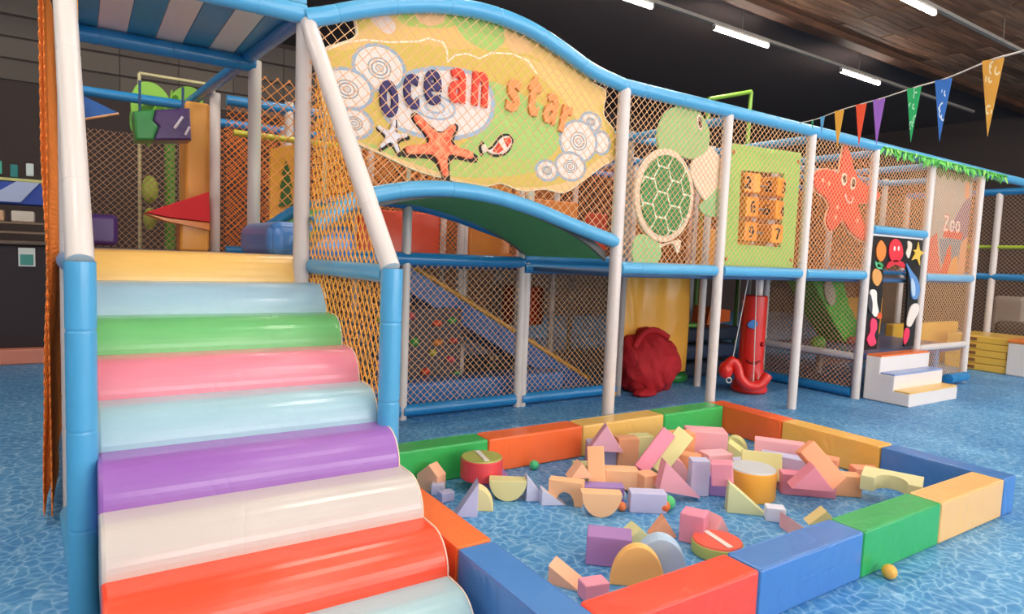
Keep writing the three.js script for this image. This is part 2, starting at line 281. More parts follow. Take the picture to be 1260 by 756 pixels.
// ---- entrance tower at the top of the stairs
{
  const o = thing('entrance_tower', 'entrance platform with blue and white striped canopy above the stairs', 'play tower');
  const XL = -0.045, XR = 1.2;
  for (const z of [-4.32, -5.63, -7.1]) { post(o, XL, z, 0, TOP); post(o, z < -6 ? 1.12 : z < -5 ? 1.18 : XR, z, 0, TOP); }
  mesh('deck', metreUV(rbx(1.3, 0.08, 2.5, 0.02, 0.56, 1.47, -5.9)), vinyl(0x77748c, 0.5), o);
  railX(o, -4.3, -0.25, 1.2, TOP, mTube, 0.06);
  railX(o, -5.63, -0.1, 1.18, 3.02, mTubeDeep, 0.06);
  railX(o, -7.9, -0.1, 1.0, 3.04, mTubeDeep, 0.05);
  mesh('rail', bar([1.2, TOP, -4.3], [1.0, TOP + 0.03, -7.9], 0.05, { seam: 0.42 }), mTubeDeep, o);
  railZ(o, XL, -4.32, -7.9, TOP, mTubeDeep, 0.05);
  // canopy of striped vinyl
  const n = 7; for (let i = 0; i < n; i++) { const x0 = -0.06 + i * 0.18; mesh('canopy_stripe', metreUV(rbx(0.178, 0.02, 1.3, 0.005, x0 + 0.09, 3.09, -4.98, 1)), vinyl(i % 2 ? 0xe6dfdb : 0x3a93bb, 0.5), o); }
  for (let i = 0; i < 4; i++) mesh('canopy_valance', metreUV(rbx(0.36, 0.26, 0.02, 0.006, -0.05 + i * 0.362, 3.25, -4.33, 1)), vinyl(i % 2 ? 0x5aa9d2 : 0xe6dfdb, 0.5), o);
  // side nets and the net at the back
  net(o, netGeo([-0.165, 0, 0], [0, 0, -1], [0, 1, 0], rectPoly(4.3, 0.05, 8.4, 3.0), 0.042, 0.0036, 0.03), mNetOrange);
  net(o, netGeo([-0.135, 0, 0], [0, 0, -1], [0, 1, 0], rectPoly(4.3, 0.05, 8.4, 3.0), 0.042, 0.004, 0.02), mNetOrange);
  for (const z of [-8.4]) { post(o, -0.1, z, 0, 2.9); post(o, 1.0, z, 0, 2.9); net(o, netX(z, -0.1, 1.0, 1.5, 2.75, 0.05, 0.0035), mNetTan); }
  mesh('deck', metreUV(rbx(1.3, 0.06, 1.3, 0.02, 0.45, 1.46, -7.85)), vinyl(0xd8b26a, 0.5), o);
}
// ---- arched bridge
const archPts = [[1.275, 1.74], [1.36, 1.80], [1.5, 1.9], [1.79, 1.995], [2.16, 2.05], [2.57, 2.04], [3.03, 1.96], [3.36, 1.873], [3.65, 1.80], [3.88, 1.745]];
const deckProf = [[1.24, 1.6], [1.4, 1.76], [1.6, 1.89], [1.8, 1.97], [2.16, 2.05], [2.57, 2.065], [3.03, 1.985], [3.36, 1.89], [3.65, 1.77], [3.86, 1.64]];
{
  const o = thing('arched_bridge', 'humpbacked bridge with green underside and blue padded handrails', 'bridge');
  const curveDeck = new THREE.CatmullRomCurve3(deckProf.map((p) => V(p[0], p[1], 0)), false, 'centripetal').getPoints(40);
  const up = curveDeck.map((p) => [p.x, p.y]), low = curveDeck.map((p) => [p.x, p.y - 0.05]).reverse();
  mesh('deck', metreUV(plate([...up, ...low], 1.22, 0.006).translate(0, 0, -5.6)), new THREE.MeshStandardMaterial({ color: 0x62b870, roughness: 0.75, bumpMap: wrinkle, bumpScale: 0.03 }), o);
  for (const z of [-4.38, -5.6]) { mesh('edge_strip', plate([...up.map(([a, b]) => [a, b + 0.012]), ...low.map(([a, b]) => [a, b - 0.012])], 0.035, 0.004).translate(0, 0, z - 0.017), plain(0x6c6a66, 0.6), o); }
  mesh('handrail', sweep(spline(archPts.map(([x, y]) => [x, y, -4.28])), 0.058, { seam: 0.42, step: 0.06 }), mTube, o);
  mesh('handrail', sweep(spline(archPts.map(([x, y]) => [x, y - 0.02, -5.63])), 0.05, { seam: 0.42, step: 0.06 }), mTubeDeep, o);
  mesh('end_cushion', metreUV(rbx(0.62, 0.26, 1.0, 0.1, 1.36, 1.63, -5.05, 5)), vinyl(C.blue, 0.3), o);
  // crowning top tube and the net between it and the handrail
  const topPts = [[1.19, 3.02], [1.318, 3.065], [1.531, 3.152], [1.756, 3.231], [2.118, 3.321], [2.516, 3.358], [2.88, 3.327], [3.199, 3.24], [3.543, 3.127], [3.9, 3.07]];
  mesh('top_tube', sweep(spline(topPts.map(([x, y]) => [x, y, -4.28])), 0.06, { seam: 0.42, step: 0.06 }), mTube, o);
  net(o, netGeo([0, 0, -4.275], [1, 0, 0], [0, 1, 0], [...topPts.map(([x, y]) => [x, y - 0.04]), ...archPts.slice().reverse()], 0.06, 0.0028, 0.006), mNetPale);
  net(o, netGeo([0, 0, -5.63], [1, 0, 0], [0, 1, 0], [[1.2, 2.95], [3.9, 2.95], ...archPts.slice().reverse()], 0.066, 0.0042, 0.02), mNet);
  for (const x of [1.75, 2.53, 3.3]) mesh('net_hanger', bar([x, 1.9, -5.63], [x, 3.0, -5.63], 0.02, { radial: 8 }), plain(0xd8cfc4, 0.7), o);
}
// ---- recess below and behind the bridge
{
  const o = thing('under_bridge_frame', 'netted frame with white posts and blue rails behind the arched bridge', 'play frame');
  for (const x of [2.53, 3.84, 5.26]) post(o, x, -5.63, 0, x > 5 ? TOP : 2.0, mRail, 0.045);
  railX(o, -5.63, 1.25, 3.84, 1.52, mTubeDeep, 0.06); railX(o, -5.63, 3.84, 5.26, 1.56, mTubeDeep, 0.06); railX(o, -5.60, 3.84, 5.26, 1.46, mTubeDeep, 0.05);
  railX(o, -5.63, 2.53, 3.8, 0.08, mTubeDeep, 0.06); railX(o, -5.63, 3.88, 5.2, 0.08, mTubeDeep, 0.06); railX(o, -5.63, 1.3, 2.5, 0.08, mTubeDeep, 0.06);
  for (const [a, b] of [[1.3, 2.53], [2.53, 3.84], [3.84, 5.26]]) { net(o, netX(-5.63, a, b, 0.12, 1.48, 0.05, 0.003), mNetPale); }
  for (const x of [1.8, 2.53, 3.84, 4.7]) { post(o, x, -6.98, 0, TOP, mRail, 0.045); }
  for (const x of [2.1, 3.2, 4.3, 5.2]) post(o, x, -8.33, 0, TOP, mRail, 0.045);
  net(o, netX(-6.98, 1.2, 5.26, 1.56, 2.95, 0.048, 0.0037), mNetOrange); net(o, netX(-8.33, 1.2, 5.26, 0.1, 2.95, 0.048, 0.0037), mNetOrange);
  
  railX(o, -6.98, 1.2, 5.26, 2.98, mTubeDeep, 0.05); railX(o, -6.98, 1.2, 5.26, 1.52, mTubeDeep, 0.05); railX(o, -8.33, 1.2, 7.96, 2.98, mTubeDeep, 0.05);
  mesh('upper_deck', metreUV(rbx(4.1, 0.05, 2.6, 0.02, 3.22, 1.46, -7.08)), vinyl(0x2f5f94, 0.5), o);
  railX(o, -6.6, 1.2, 2.4, 2.62, vinyl(0xc9c23a), 0.03);
}
// ---- main climbing frame with the character panels
const frame = thing('climbing_frame', 'long two storey netted climbing frame with white posts and blue rails', 'climbing frame');
{
  const o = frame;
  GX.slice(2).forEach((x, i) => { post(o, x, -4.28, 0, TOP, mRail, i ? PR : 0.055); post(o, x, -5.63, 0, TOP, mRail, 0.045); post(o, x, -6.98, 0, TOP, mRail, 0.045); if (i) post(o, x, -8.33, 0, TOP, mRail, 0.045); });
  mesh('top_tube', bar([3.9, 3.07, -4.28], [7.96, 3.06, -4.28], 0.062, { seam: 0.46 }), mTube, o); mesh('top_tube', bar([7.96, 3.06, -4.28], [13.2, 3.04, -4.28], 0.062, { seam: 0.46 }), mTube, o);
  mesh('mid_tube', bar([3.95, MID, -4.28], [5.2, MID, -4.28], 0.055, { seam: 0.46 }), mTube, o); mesh('mid_tube', bar([5.31, MID, -4.28], [6.6, MID, -4.28], 0.055, { seam: 0.46 }), mTube, o);
  mesh('mid_tube', bar([6.7, MID, -4.28], [7.91, MID, -4.28], 0.055, { seam: 0.46 }), mTube, o); mesh('mid_tube', bar([9.42, MID, -4.28], [10.8, MID, -4.28], 0.055, { seam: 0.46 }), vinyl(0x7db4d6), o);
  for (let i = 2; i < 7; i++) { const a = GX[i] + 0.04, b = GX[i + 1] - 0.04; net(o, netX(-4.27, a, b, i === 5 ? 2.14 : 1.56, 3.02, 0.047, 0.0034), mNetPale); }
  for (let i = 2; i < 7; i++) { const a = GX[i], b = GX[i + 1]; net(o, netX(-6.98, a, b, 1.56, 2.98, 0.05, 0.0037), mNetOrange); railX(o, -5.63, a, b, 2.98, mTube, 0.045); railX(o, -6.98, a, b, 1.52, mTubeDeep, 0.045); railX(o, -6.98, a, b, 2.98, mTubeDeep, 0.045); railX(o, -5.63, a, b, 1.52, mTubeDeep, 0.045); }
  for (const x of [5.26, 6.65, 7.96, 9.37, 10.85]) { if (x > 10 || Math.abs(x - 7.96) < 0.1) net(o, netZ(x, -8.33, -4.33, 1.56, 2.98, 0.055, 0.0037), mNetOrange); railZ(o, x, -8.33, -4.3, 2.98, mTube, 0.045); }
  mesh('upper_deck', metreUV(rbx(6.95, 0.05, 3.95, 0.02, 7.4, 1.46, -6.33)), vinyl(0x35608c, 0.5), o);
  // lower storey
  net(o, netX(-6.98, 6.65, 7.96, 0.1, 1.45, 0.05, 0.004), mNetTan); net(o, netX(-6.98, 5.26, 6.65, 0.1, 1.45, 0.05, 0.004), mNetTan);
  // low tower beside the doorway: netted side wall that runs back from the fourth post
  net(o, netZ(7.96, -5.58, -4.33, 0.1, 1.46, 0.045, 0.003), mNetPale);
  railZ(o, 7.96, -5.6, -4.33, 0.52, mRail, 0.045); railZ(o, 7.96, -5.6, -4.33, 0.07, mTubeDeep, 0.06);
  railX(o, -4.28, 9.42, 10.8, 0.56, mRail, 0.045); net(o, netX(-4.275, 9.42, 10.8, 0.1, 1.46, 0.045, 0.003), mNetPale);
  mesh('low_deck', metreUV(rbx(2.85, 0.08, 1.3, 0.02, 9.4, 0.5, -4.97)), vinyl(0x5a6fae, 0.4), o);
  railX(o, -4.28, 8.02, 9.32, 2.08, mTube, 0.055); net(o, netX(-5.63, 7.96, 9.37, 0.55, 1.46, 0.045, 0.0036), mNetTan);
  net(o, netX(-5.63, 9.37, 10.85, 0.1, 1.46, 0.045, 0.0037), mNetOrange);
  mesh('corner_cushion', bar([10.2, 0.1, -4.2], [10.72, 0.1, -4.2], 0.07, { seam: 0.3 }), mTubeDeep, o);
  post(o, 10.1, -4.36, 0, 0.5, mTubeDeep, 0.06);
}
{ // fringe of artificial leaves along the top tube
  const o = thing('leaf_garland', 'bright green leaf garland hanging along the blue top tube', 'garland');
  const mats = [0x6fce52, 0x4db04a, 0x9bd96a].map((h) => plain(h, 0.6)), leaf = plate([[0, 0], [0.035, -0.05], [0.02, -0.14], [0, -0.2], [-0.02, -0.14], [-0.035, -0.05]], 0.004, 0);
  for (let i = 0; i < 130; i++) { const x = 8.02 + i * 0.0265 + rr(-0.01, 0.01), m = mesh('leaf', leaf, mats[Math.floor(rnd() * 3)], o); m.position.set(x, 3.05 + rr(-0.02, 0.02), -4.21 + rr(-0.01, 0.02)); m.rotation.set(rr(-0.3, 0.1), rr(-0.6, 0.6), rr(-0.9, 0.9)); const s = rr(0.45, 0.7); m.scale.set(s, s, s); }
  mesh('stem', bar([8.0, 3.05, -4.205], [11.5, 3.05, -4.205], 0.012, { radial: 6 }), mats[1], o);
}

// ------------------------------------------------------------------ panels on the front of the frame
const font = await new FontLoader().loadAsync('fonts/droid/droid_sans_bold.typeface.json');
const glyph = (s, size, depth, bevel = 0.005) => { const g = new TextGeometry(s, { font, size, depth, curveSegments: 6, bevelEnabled: bevel > 0, bevelThickness: bevel, bevelSize: bevel * 1.3, bevelSegments: 2 }); g.computeBoundingBox(); const b = g.boundingBox; return g.translate(-(b.min.x + b.max.x) / 2, -(b.min.y + b.max.y) / 2, 0); };
const onPanel = (z) => (list) => list.map(([u, v]) => { const p = onZ(u, v, z); return [p.x, p.y]; });
function planarUV(g, x0, y0, x1, y1) { const p = g.attributes.position, uv = new Float32Array(p.count * 2); for (let i = 0; i < p.count; i++) { uv[2 * i] = (p.getX(i) - x0) / (x1 - x0); uv[2 * i + 1] = (p.getY(i) - y0) / (y1 - y0); } g.setAttribute('uv', new THREE.BufferAttribute(uv, 2)); return g; }
{ // sign board
  const Z = -4.36, px = onPanel(Z);
  const o = thing('ocean_sign', 'large reef shaped sign board reading ocean star above the arched bridge', 'sign');
  const out = px([[436, 24], [436, 44], [415, 54], [396, 62], [392, 110], [408, 160], [433, 176], [467, 191], [507, 210], [553, 223], [590, 232], [613, 227], [640, 236], [668, 234], [692, 238], [717, 222], [740, 205], [757, 193], [754, 162], [741, 142], [743, 112], [730, 104], [717, 91], [704, 84], [690, 64], [676, 52], [647, 39], [610, 27], [567, 18], [520, 15], [478, 19]]);
  const xs = out.map((p) => p[0]), ys = out.map((p) => p[1]), x0 = Math.min(...xs), x1 = Math.max(...xs), y0 = Math.min(...ys), y1 = Math.max(...ys);
  const W = 1536, Hh = 900;
  const q = (u, v) => { const p = onZ(u, v, Z + 0.03); return [(p.x - x0) / (x1 - x0) * W, (1 - (p.y - y0) / (y1 - y0)) * Hh]; };
  const tex = canvasTex(W, Hh, (c) => {
    c.fillStyle = '#d9bd57'; c.fillRect(0, 0, W, Hh);
    const blob = (list, fill, stroke, lw) => { c.beginPath(); smooth(list.map(([u, v]) => q(u, v)), 120).forEach(([a, b], i) => (i ? c.lineTo(a, b) : c.moveTo(a, b))); c.closePath(); if (fill) { c.fillStyle = fill; c.fill(); } if (stroke) { c.strokeStyle = stroke; c.lineWidth = lw; c.stroke(); } };
    blob([[392, 50], [440, 40], [470, 15], [560, 10], [700, 30], [760, 100], [735, 130], [690, 95], [640, 62], [560, 60], [470, 50], [420, 62]], '#e8c070');
    blob([[485, 8], [540, 8], [560, 30], [520, 34], [495, 28]], '#b9cc62'); blob([[556, 15], [600, 20], [622, 40], [610, 62], [575, 50]], '#a8cc6a');
    blob([[455, 20], [475, 18], [487, 32], [480, 42], [465, 34]], '#e8cfc0'); blob([[510, 12], [540, 10], [548, 24], [530, 32], [515, 26]], '#efc08a'); blob([[620, 40], [650, 50], [655, 62], [632, 64]], '#efbf80');
    blob([[590, 100], [640, 115], [690, 150], [680, 190], [620, 205], [560, 190], [600, 150]], '#a9cf72'); blob([[440, 175], [500, 200], [560, 217], [640, 215], [690, 200], [620, 195], [520, 190]], '#b5cb68');
    blob([[640, 70], [700, 95], [735, 130], [745, 170], [720, 160], [690, 120]], '#e9c878'); blob([[400, 150], [450, 178], [520, 205], [590, 226], [690, 226], [750, 190], [758, 198], [700, 242], [600, 240], [480, 205], [400, 175]], '#ecc98a');
    c.lineJoin = c.lineCap = 'round'; c.strokeStyle = '#f4e6cf'; c.lineWidth = 9; c.beginPath();
    [[400, 62], [425, 52], [450, 49], [480, 52], [515, 51], [527, 47], [545, 52], [550, 62], [551, 76], [560, 68], [575, 66], [590, 72], [605, 65], [630, 66], [650, 75], [660, 90]].forEach((p, i) => { const [a, b] = q(...p); if (i) c.lineTo(a, b); else c.moveTo(a, b); }); c.stroke();
    // white reef rosettes with grey rings
    const [, ref] = [0, (x1 - x0) / W];
    const rose = (u, v, ru, rv, ring = true) => { const [a, b] = q(u, v), [a2] = q(u + ru, v), [, b2] = q(u, v + rv); const R1 = Math.abs(a2 - a), R2 = Math.abs(b2 - b); const el = (k, f, s, lw) => { c.beginPath(); c.ellipse(a, b, R1 * k, R2 * k, 0, 0, 7); if (f) { c.fillStyle = f; c.fill(); } if (s) { c.strokeStyle = s; c.lineWidth = lw; c.stroke(); } }; el(1, '#efe4da', '#9db1c4', 16); el(0.84, null, '#e8d8c8', 5); el(0.66, null, '#dfe0e0', 5); if (ring) { el(0.44, null, '#a2a9ad', 7); el(0.3, null, '#8d9aa5', 7); el(0.15, '#d9cfc8', '#9aa4ab', 4); } };
    const big = q(560, 137); c.fillStyle = '#ece3dc'; c.strokeStyle = '#a3bad0'; c.lineWidth = 22; c.beginPath(); smooth([[470, 120], [500, 92], [545, 84], [590, 95], [606, 120], [598, 155], [560, 170], [510, 165], [480, 150]].map((p) => q(...p)), 80).forEach(([a, b], i) => (i ? c.lineTo(a, b) : c.moveTo(a, b))); c.closePath(); c.fill(); c.stroke();
    { const [a, b] = q(535, 132); for (const [k, s] of [[95, '#a3bad0'], [70, '#d5dde4'], [45, '#a9bccd']]) { c.beginPath(); c.ellipse(a, b, k, k * 0.62, 0, 0, 7); c.strokeStyle = s; c.lineWidth = 12; c.stroke(); } }
    rose(467, 84, 31, 28); rose(427, 110, 31, 25); rose(436, 152, 22, 18);
    rose(727, 150, 12, 11); rose(740, 176, 10, 14, false); rose(712, 174, 22, 25); rose(702, 205, 18, 17); rose(673, 210, 13, 12);
    c.strokeStyle = '#f3dcb8'; c.lineWidth = 14; c.beginPath(); smooth(out.map(([a, b]) => [(a - x0) / (x1 - x0) * W, (1 - (b - y0) / (y1 - y0)) * Hh]), 200).forEach(([a, b], i) => (i ? c.lineTo(a, b) : c.moveTo(a, b))); c.closePath(); c.stroke();
  });
  const body = planarUV(plate(smooth(out, 160), 0.03, 0.005), x0, y0, x1, y1).translate(0, 0, Z);
  mesh('board', body, new THREE.MeshStandardMaterial({ map: tex, roughness: 0.55 }), o);
  const PUR = plain(0x2a1760, 0.45), RED = plain(0xee3a1e, 0.4), PEA = plain(0xf39a55, 0.45);
  const put = (ch, u, v, hpx, m, rot = 0, sx = 1) => { const p = onZ(u, v, Z + 0.035), s = hpx * depthOf(p) / FOCAL, g = glyph(ch, 0.2, 0.02); g.computeBoundingBox(); const k = s / (g.boundingBox.max.y - g.boundingBox.min.y); const l = mesh('letter_' + ch, g, m, o); l.position.set(p.x, p.y, Z + 0.031); l.rotation.z = rot; l.scale.set(k * sx, k, 1); };
  put('o', 478, 122, 44, PUR, 0.1, 0.62); put('c', 506, 113, 42, PUR, 0.08, 0.64); put('e', 532, 108, 42, PUR, 0.05, 0.64); put('a', 562, 106, 42, RED, 0, 0.66); put('n', 590, 110, 42, RED, -0.02, 0.62);
  put('s', 631, 118, 40, PEA, -0.1, 0.68); put('t', 656, 119, 48, PEA, -0.12, 0.7); put('a', 677, 134, 38, PEA, -0.16, 0.62); put('r', 695, 147, 34, PEA, -0.2, 0.72);
  const star = (name, u, v, rpx, rot, m, st, q2, ang = null) => { const p = onZ(u, v, Z + 0.035), R = rpx * depthOf(p) / FOCAL; const ol = mesh(name + '_shadow_rim', plate(starPts(0, 0, R * 1.13, q2 * 1.12, rot, st, ang), 0.006, 0.001), plain(0x241412, 0.6), o); ol.position.set(p.x + 0.012, p.y - 0.012, Z + 0.03); const g = mesh(name, plate(starPts(0, 0, R, q2, rot, st, ang), 0.02, 0.007), m, o); g.position.set(p.x, p.y, Z + 0.036); };  // dark plate shifted down and right: drop shadow put in as colour
  const speck = dataTex(256, (u, v) => { const k = fbm(u * 12, v * 12, 12, 4), e = k + (vnoise(u * 90, v * 90, 90) - 0.5) * 0.5; return [245, 60 + 150 * Math.min(1, Math.max(0, e)), 30 + 130 * Math.min(1, Math.max(0, e))]; }); speck.repeat.set(3, 3);
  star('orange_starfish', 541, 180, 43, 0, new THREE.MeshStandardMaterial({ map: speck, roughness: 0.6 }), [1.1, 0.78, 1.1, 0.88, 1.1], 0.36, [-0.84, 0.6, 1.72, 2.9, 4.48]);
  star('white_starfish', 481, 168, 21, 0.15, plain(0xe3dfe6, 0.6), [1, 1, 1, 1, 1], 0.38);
  { // little striped fish
    const p = onZ(611, 179, Z + 0.035), k = depthOf(p) / FOCAL, f = (l) => l.map(([a, b]) => [(a - 611) * k, (179 - b) * k]);
    const ol = mesh('fish_shadow_rim', plate(smooth(f([[586, 183], [591, 176], [597, 184], [604, 181], [616, 166], [628, 163], [635, 168], [634, 177], [626, 188], [612, 193], [602, 192], [596, 188], [590, 195]]), 70), 0.006, 0.001), plain(0x241412, 0.6), o); ol.position.set(p.x, p.y, Z + 0.03);  // wider dark plate behind the fish stands in for its drop shadow
    const b = mesh('fish', plate(smooth(f([[589, 183], [593, 180], [599, 186], [605, 183], [617, 169], [627, 166], [632, 170], [631, 177], [624, 186], [612, 190], [603, 190], [597, 188], [592, 191]]), 70), 0.016, 0.005), plain(0xf4e6dc, 0.5), o); b.position.set(p.x, p.y, Z + 0.034);
    for (const s of [[[604, 187], [612, 176], [620, 183], [612, 189]], [[619, 170], [628, 167], [631, 172], [625, 180]]]) { const m = mesh('fish_stripe', plate(f(s), 0.006, 0.001), plain(0xe23f26, 0.5), o); m.position.set(p.x, p.y, Z + 0.049); }
  }
}
{ // turtle
  const Z = -4.34, px = onPanel(Z), o = thing('turtle_panel', 'green cut-out turtle with white lined shell behind the facade net', 'wall panel');
  const lime = plain(0xa3cf8a, 0.5), cream = plain(0xefe0c8, 0.5);
  const add = (n, pts, m, z, d = 0.02) => mesh(n, plate(smooth(px(pts), 70), d, 0.004).translate(0, 0, Z + z), m, o);
  add('flipper', [[866, 178], [884, 196], [888, 230], [870, 250], [848, 210]], cream, 0); add('flipper', [[868, 245], [888, 228], [886, 262], [868, 266], [858, 255]], plain(0x8fc98a, 0.5), 0.004);
  add('flipper', [[782, 290], [806, 296], [812, 314], [800, 329], [784, 328], [776, 316]], plain(0x9ccf8f, 0.5), 0.004); add('flipper', [[788, 290], [812, 300], [836, 296], [832, 312], [826, 300], [800, 308]], cream, 0);
  add('head', [[812, 190], [806, 168], [816, 140], [838, 130], [858, 140], [869, 160], [868, 182], [850, 196], [826, 190]], lime, 0.006, 0.03);
  const e = onZ(857, 149, Z); mesh('eye', plate(ellipse(e.x - 0.004, e.y - 0.02, 0.036, 0.075, 24, 0.3), 0.012, 0.003).translate(0, 0, Z + 0.033), plain(0xf3e8da, 0.4), o); mesh('pupil', plate(ellipse(e.x, e.y - 0.02, 0.022, 0.05, 24, 0.3), 0.012, 0.003).translate(0, 0, Z + 0.039), plain(0x5a2418, 0.4), o);
  const c = onZ(817, 241, Z + 0.02), k = depthOf(c) / FOCAL;
  mesh('shell_rim', plate(ellipse(c.x, c.y, 51 * k, 57 * k, 48), 0.03, 0.008).translate(0, 0, Z + 0.008), cream, o);
  const tex = canvasTex(512, 512, (g) => { g.fillStyle = '#2f8a48'; g.fillRect(0, 0, 512, 512); for (let i = 0; i < 900; i++) { g.fillStyle = `rgba(${30 + rnd() * 40},${120 + rnd() * 50},${60 + rnd() * 30},0.25)`; g.fillRect(rnd() * 512, rnd() * 512, 14, 14); } g.strokeStyle = '#dfe9cf'; g.lineWidth = 11; g.lineJoin = 'round'; const s = 92, dx = s * 1.5, dy = s * Math.sqrt(3); for (let i = -1; i < 5; i++) for (let j = -1; j < 5; j++) { const X = 70 + i * dx, Y = 80 + j * dy + (i & 1) * dy / 2; g.beginPath(); for (let t = 0; t < 6; t++) { const a = t * Math.PI / 3 + 0.1; g[t ? 'lineTo' : 'moveTo'](X + s * Math.cos(a), Y + s * Math.sin(a)); } g.closePath(); g.stroke(); } });
  mesh('shell', planarUV(plate(ellipse(c.x, c.y, 43 * k, 49 * k, 48), 0.03, 0.01), c.x - 43 * k, c.y - 49 * k, c.x + 43 * k, c.y + 49 * k).translate(0, 0, Z + 0.026), new THREE.MeshStandardMaterial({ map: tex, roughness: 0.5 }), o);
}
{ // number blocks in a lime board
  const Z = -4.36, o = thing('number_board', 'lime green board with window of orange turning number blocks', 'activity board');
  const s = new THREE.Shape([[5.36, 1.58], [6.55, 1.58], [6.55, 2.82], [5.36, 2.78]].map((p) => new THREE.Vector2(...p))), h = new THREE.Path([[5.58, 1.79], [5.56, 2.54], [6.28, 2.58], [6.31, 1.79]].map((p) => new THREE.Vector2(...p))); s.holes.push(h);
  mesh('board', metreUV(new THREE.ExtrudeGeometry(s, { depth: 0.03, bevelEnabled: true, bevelSize: 0.005, bevelThickness: 0.005, bevelSegments: 2 }).translate(0, 0, Z)), vinyl(0x9fd067, 0.5, 0.004), o);
  for (const [x, y] of [[5.42, 2.7], [6.5, 2.72], [5.42, 1.64], [6.5, 1.66]]) mesh('screw_cap', new THREE.SphereGeometry(0.022, 12, 8).scale(1, 1, 0.5).translate(x, y, Z + 0.04), plain(0xc9562e, 0.4), o);
  const orange = vinyl(0xf5961f, 0.45, 0.002), ink = plain(0x20140f, 0.6), cube = rbx(0.21, 0.2, 0.21, 0.016);
  const rows = [[2.42, [['2', -0.09], ['3', 0.08]]], [2.18, [['6', 0], ['4', 0.08]]], [1.93, [['9', 0], ['7', 0]]]];
  for (const [y, digs] of rows) {
    mesh('rod', bar([5.54, y, Z - 0.02], [6.34, y, Z - 0.02], 0.012, { radial: 8 }), plain(0x9a9a94, 0.4, 0.6), o);
    digs.forEach(([d, off], j) => { const cb = mesh('number_block', cube, orange, o); cb.position.set(j ? 6.16 : 5.72, y, Z - 0.02); cb.rotation.y = off > 0.02 ? 0.25 : off < -0.02 ? -0.2 : 0.03; cb.rotation.z = rr(-0.03, 0.03); const t = mesh('digit', glyph(d, 0.12, 0.003, 0), ink, cb); t.position.set(off * 0.7, 0, 0.105); if (j && d !== '7') { const t2 = mesh('digit', glyph(d === '4' ? '6' : d === '3' ? '2' : '8', 0.11, 0.003, 0).rotateY(-Math.PI / 2), ink, cb); t2.position.set(-0.105, 0, 0); } });
  }
}
{ // smiling starfish
  const Z = -4.34, px = onPanel(Z), o = thing('red_starfish_panel', 'red cut-out starfish with round eyes and smile', 'wall panel');
  const red = plain(0xea4a38, 0.45), pale = plain(0xf0b48c, 0.5);
  const body = [[1038, 176], [1046, 200], [1051, 216], [1070, 232], [1080, 240], [1070, 250], [1053, 252], [1058, 270], [1064, 285], [1062, 296], [1044, 286], [1034, 272], [1027, 280], [1019, 284], [1014, 272], [1018, 254], [1012, 243], [1002, 235], [998, 222], [1004, 211], [1020, 209], [1030, 214], [1033, 196]];
  mesh('outline', plate(smooth(px(body.map(([u, v]) => [1036 + (u - 1036) * 1.05, 236 + (v - 236) * 1.04])), 110), 0.02, 0.004).translate(0, 0, Z - 0.004), pale, o);
  mesh('body', plate(smooth(px(body), 110), 0.025, 0.008).translate(0, 0, Z + 0.01), red, o);
  for (const [u, v] of [[1038, 221], [1049, 226]]) { const p = onZ(u, v, Z + 0.035); mesh('eye', plate(ellipse(p.x, p.y, 0.055, 0.075, 24), 0.012, 0.003).translate(0, 0, Z + 0.034), plain(0xf3ead8, 0.4), o); mesh('pupil', plate(ellipse(p.x, p.y + 0.005, 0.03, 0.045, 24), 0.01, 0.002).translate(0, 0, Z + 0.042), plain(0x4d3018, 0.4), o); }
  mesh('mouth', sweep(spline(px([[1036, 240], [1038, 247], [1043, 250], [1046, 243]]).map(([x, y]) => [x, y, Z + 0.038])), 0.01, { radial: 6, step: 0.03 }), plain(0xf6e6da, 0.5), o);
  for (const [u, v] of [[1012, 222], [1020, 226], [1030, 255], [1028, 268], [1055, 272]]) { const p = onZ(u, v, Z + 0.035); mesh('spot', plate(ellipse(p.x, p.y, 0.022, 0.025, 14), 0.006, 0.001).translate(0, 0, Z + 0.034), plain(0xf6c9a8, 0.5), o); }
}
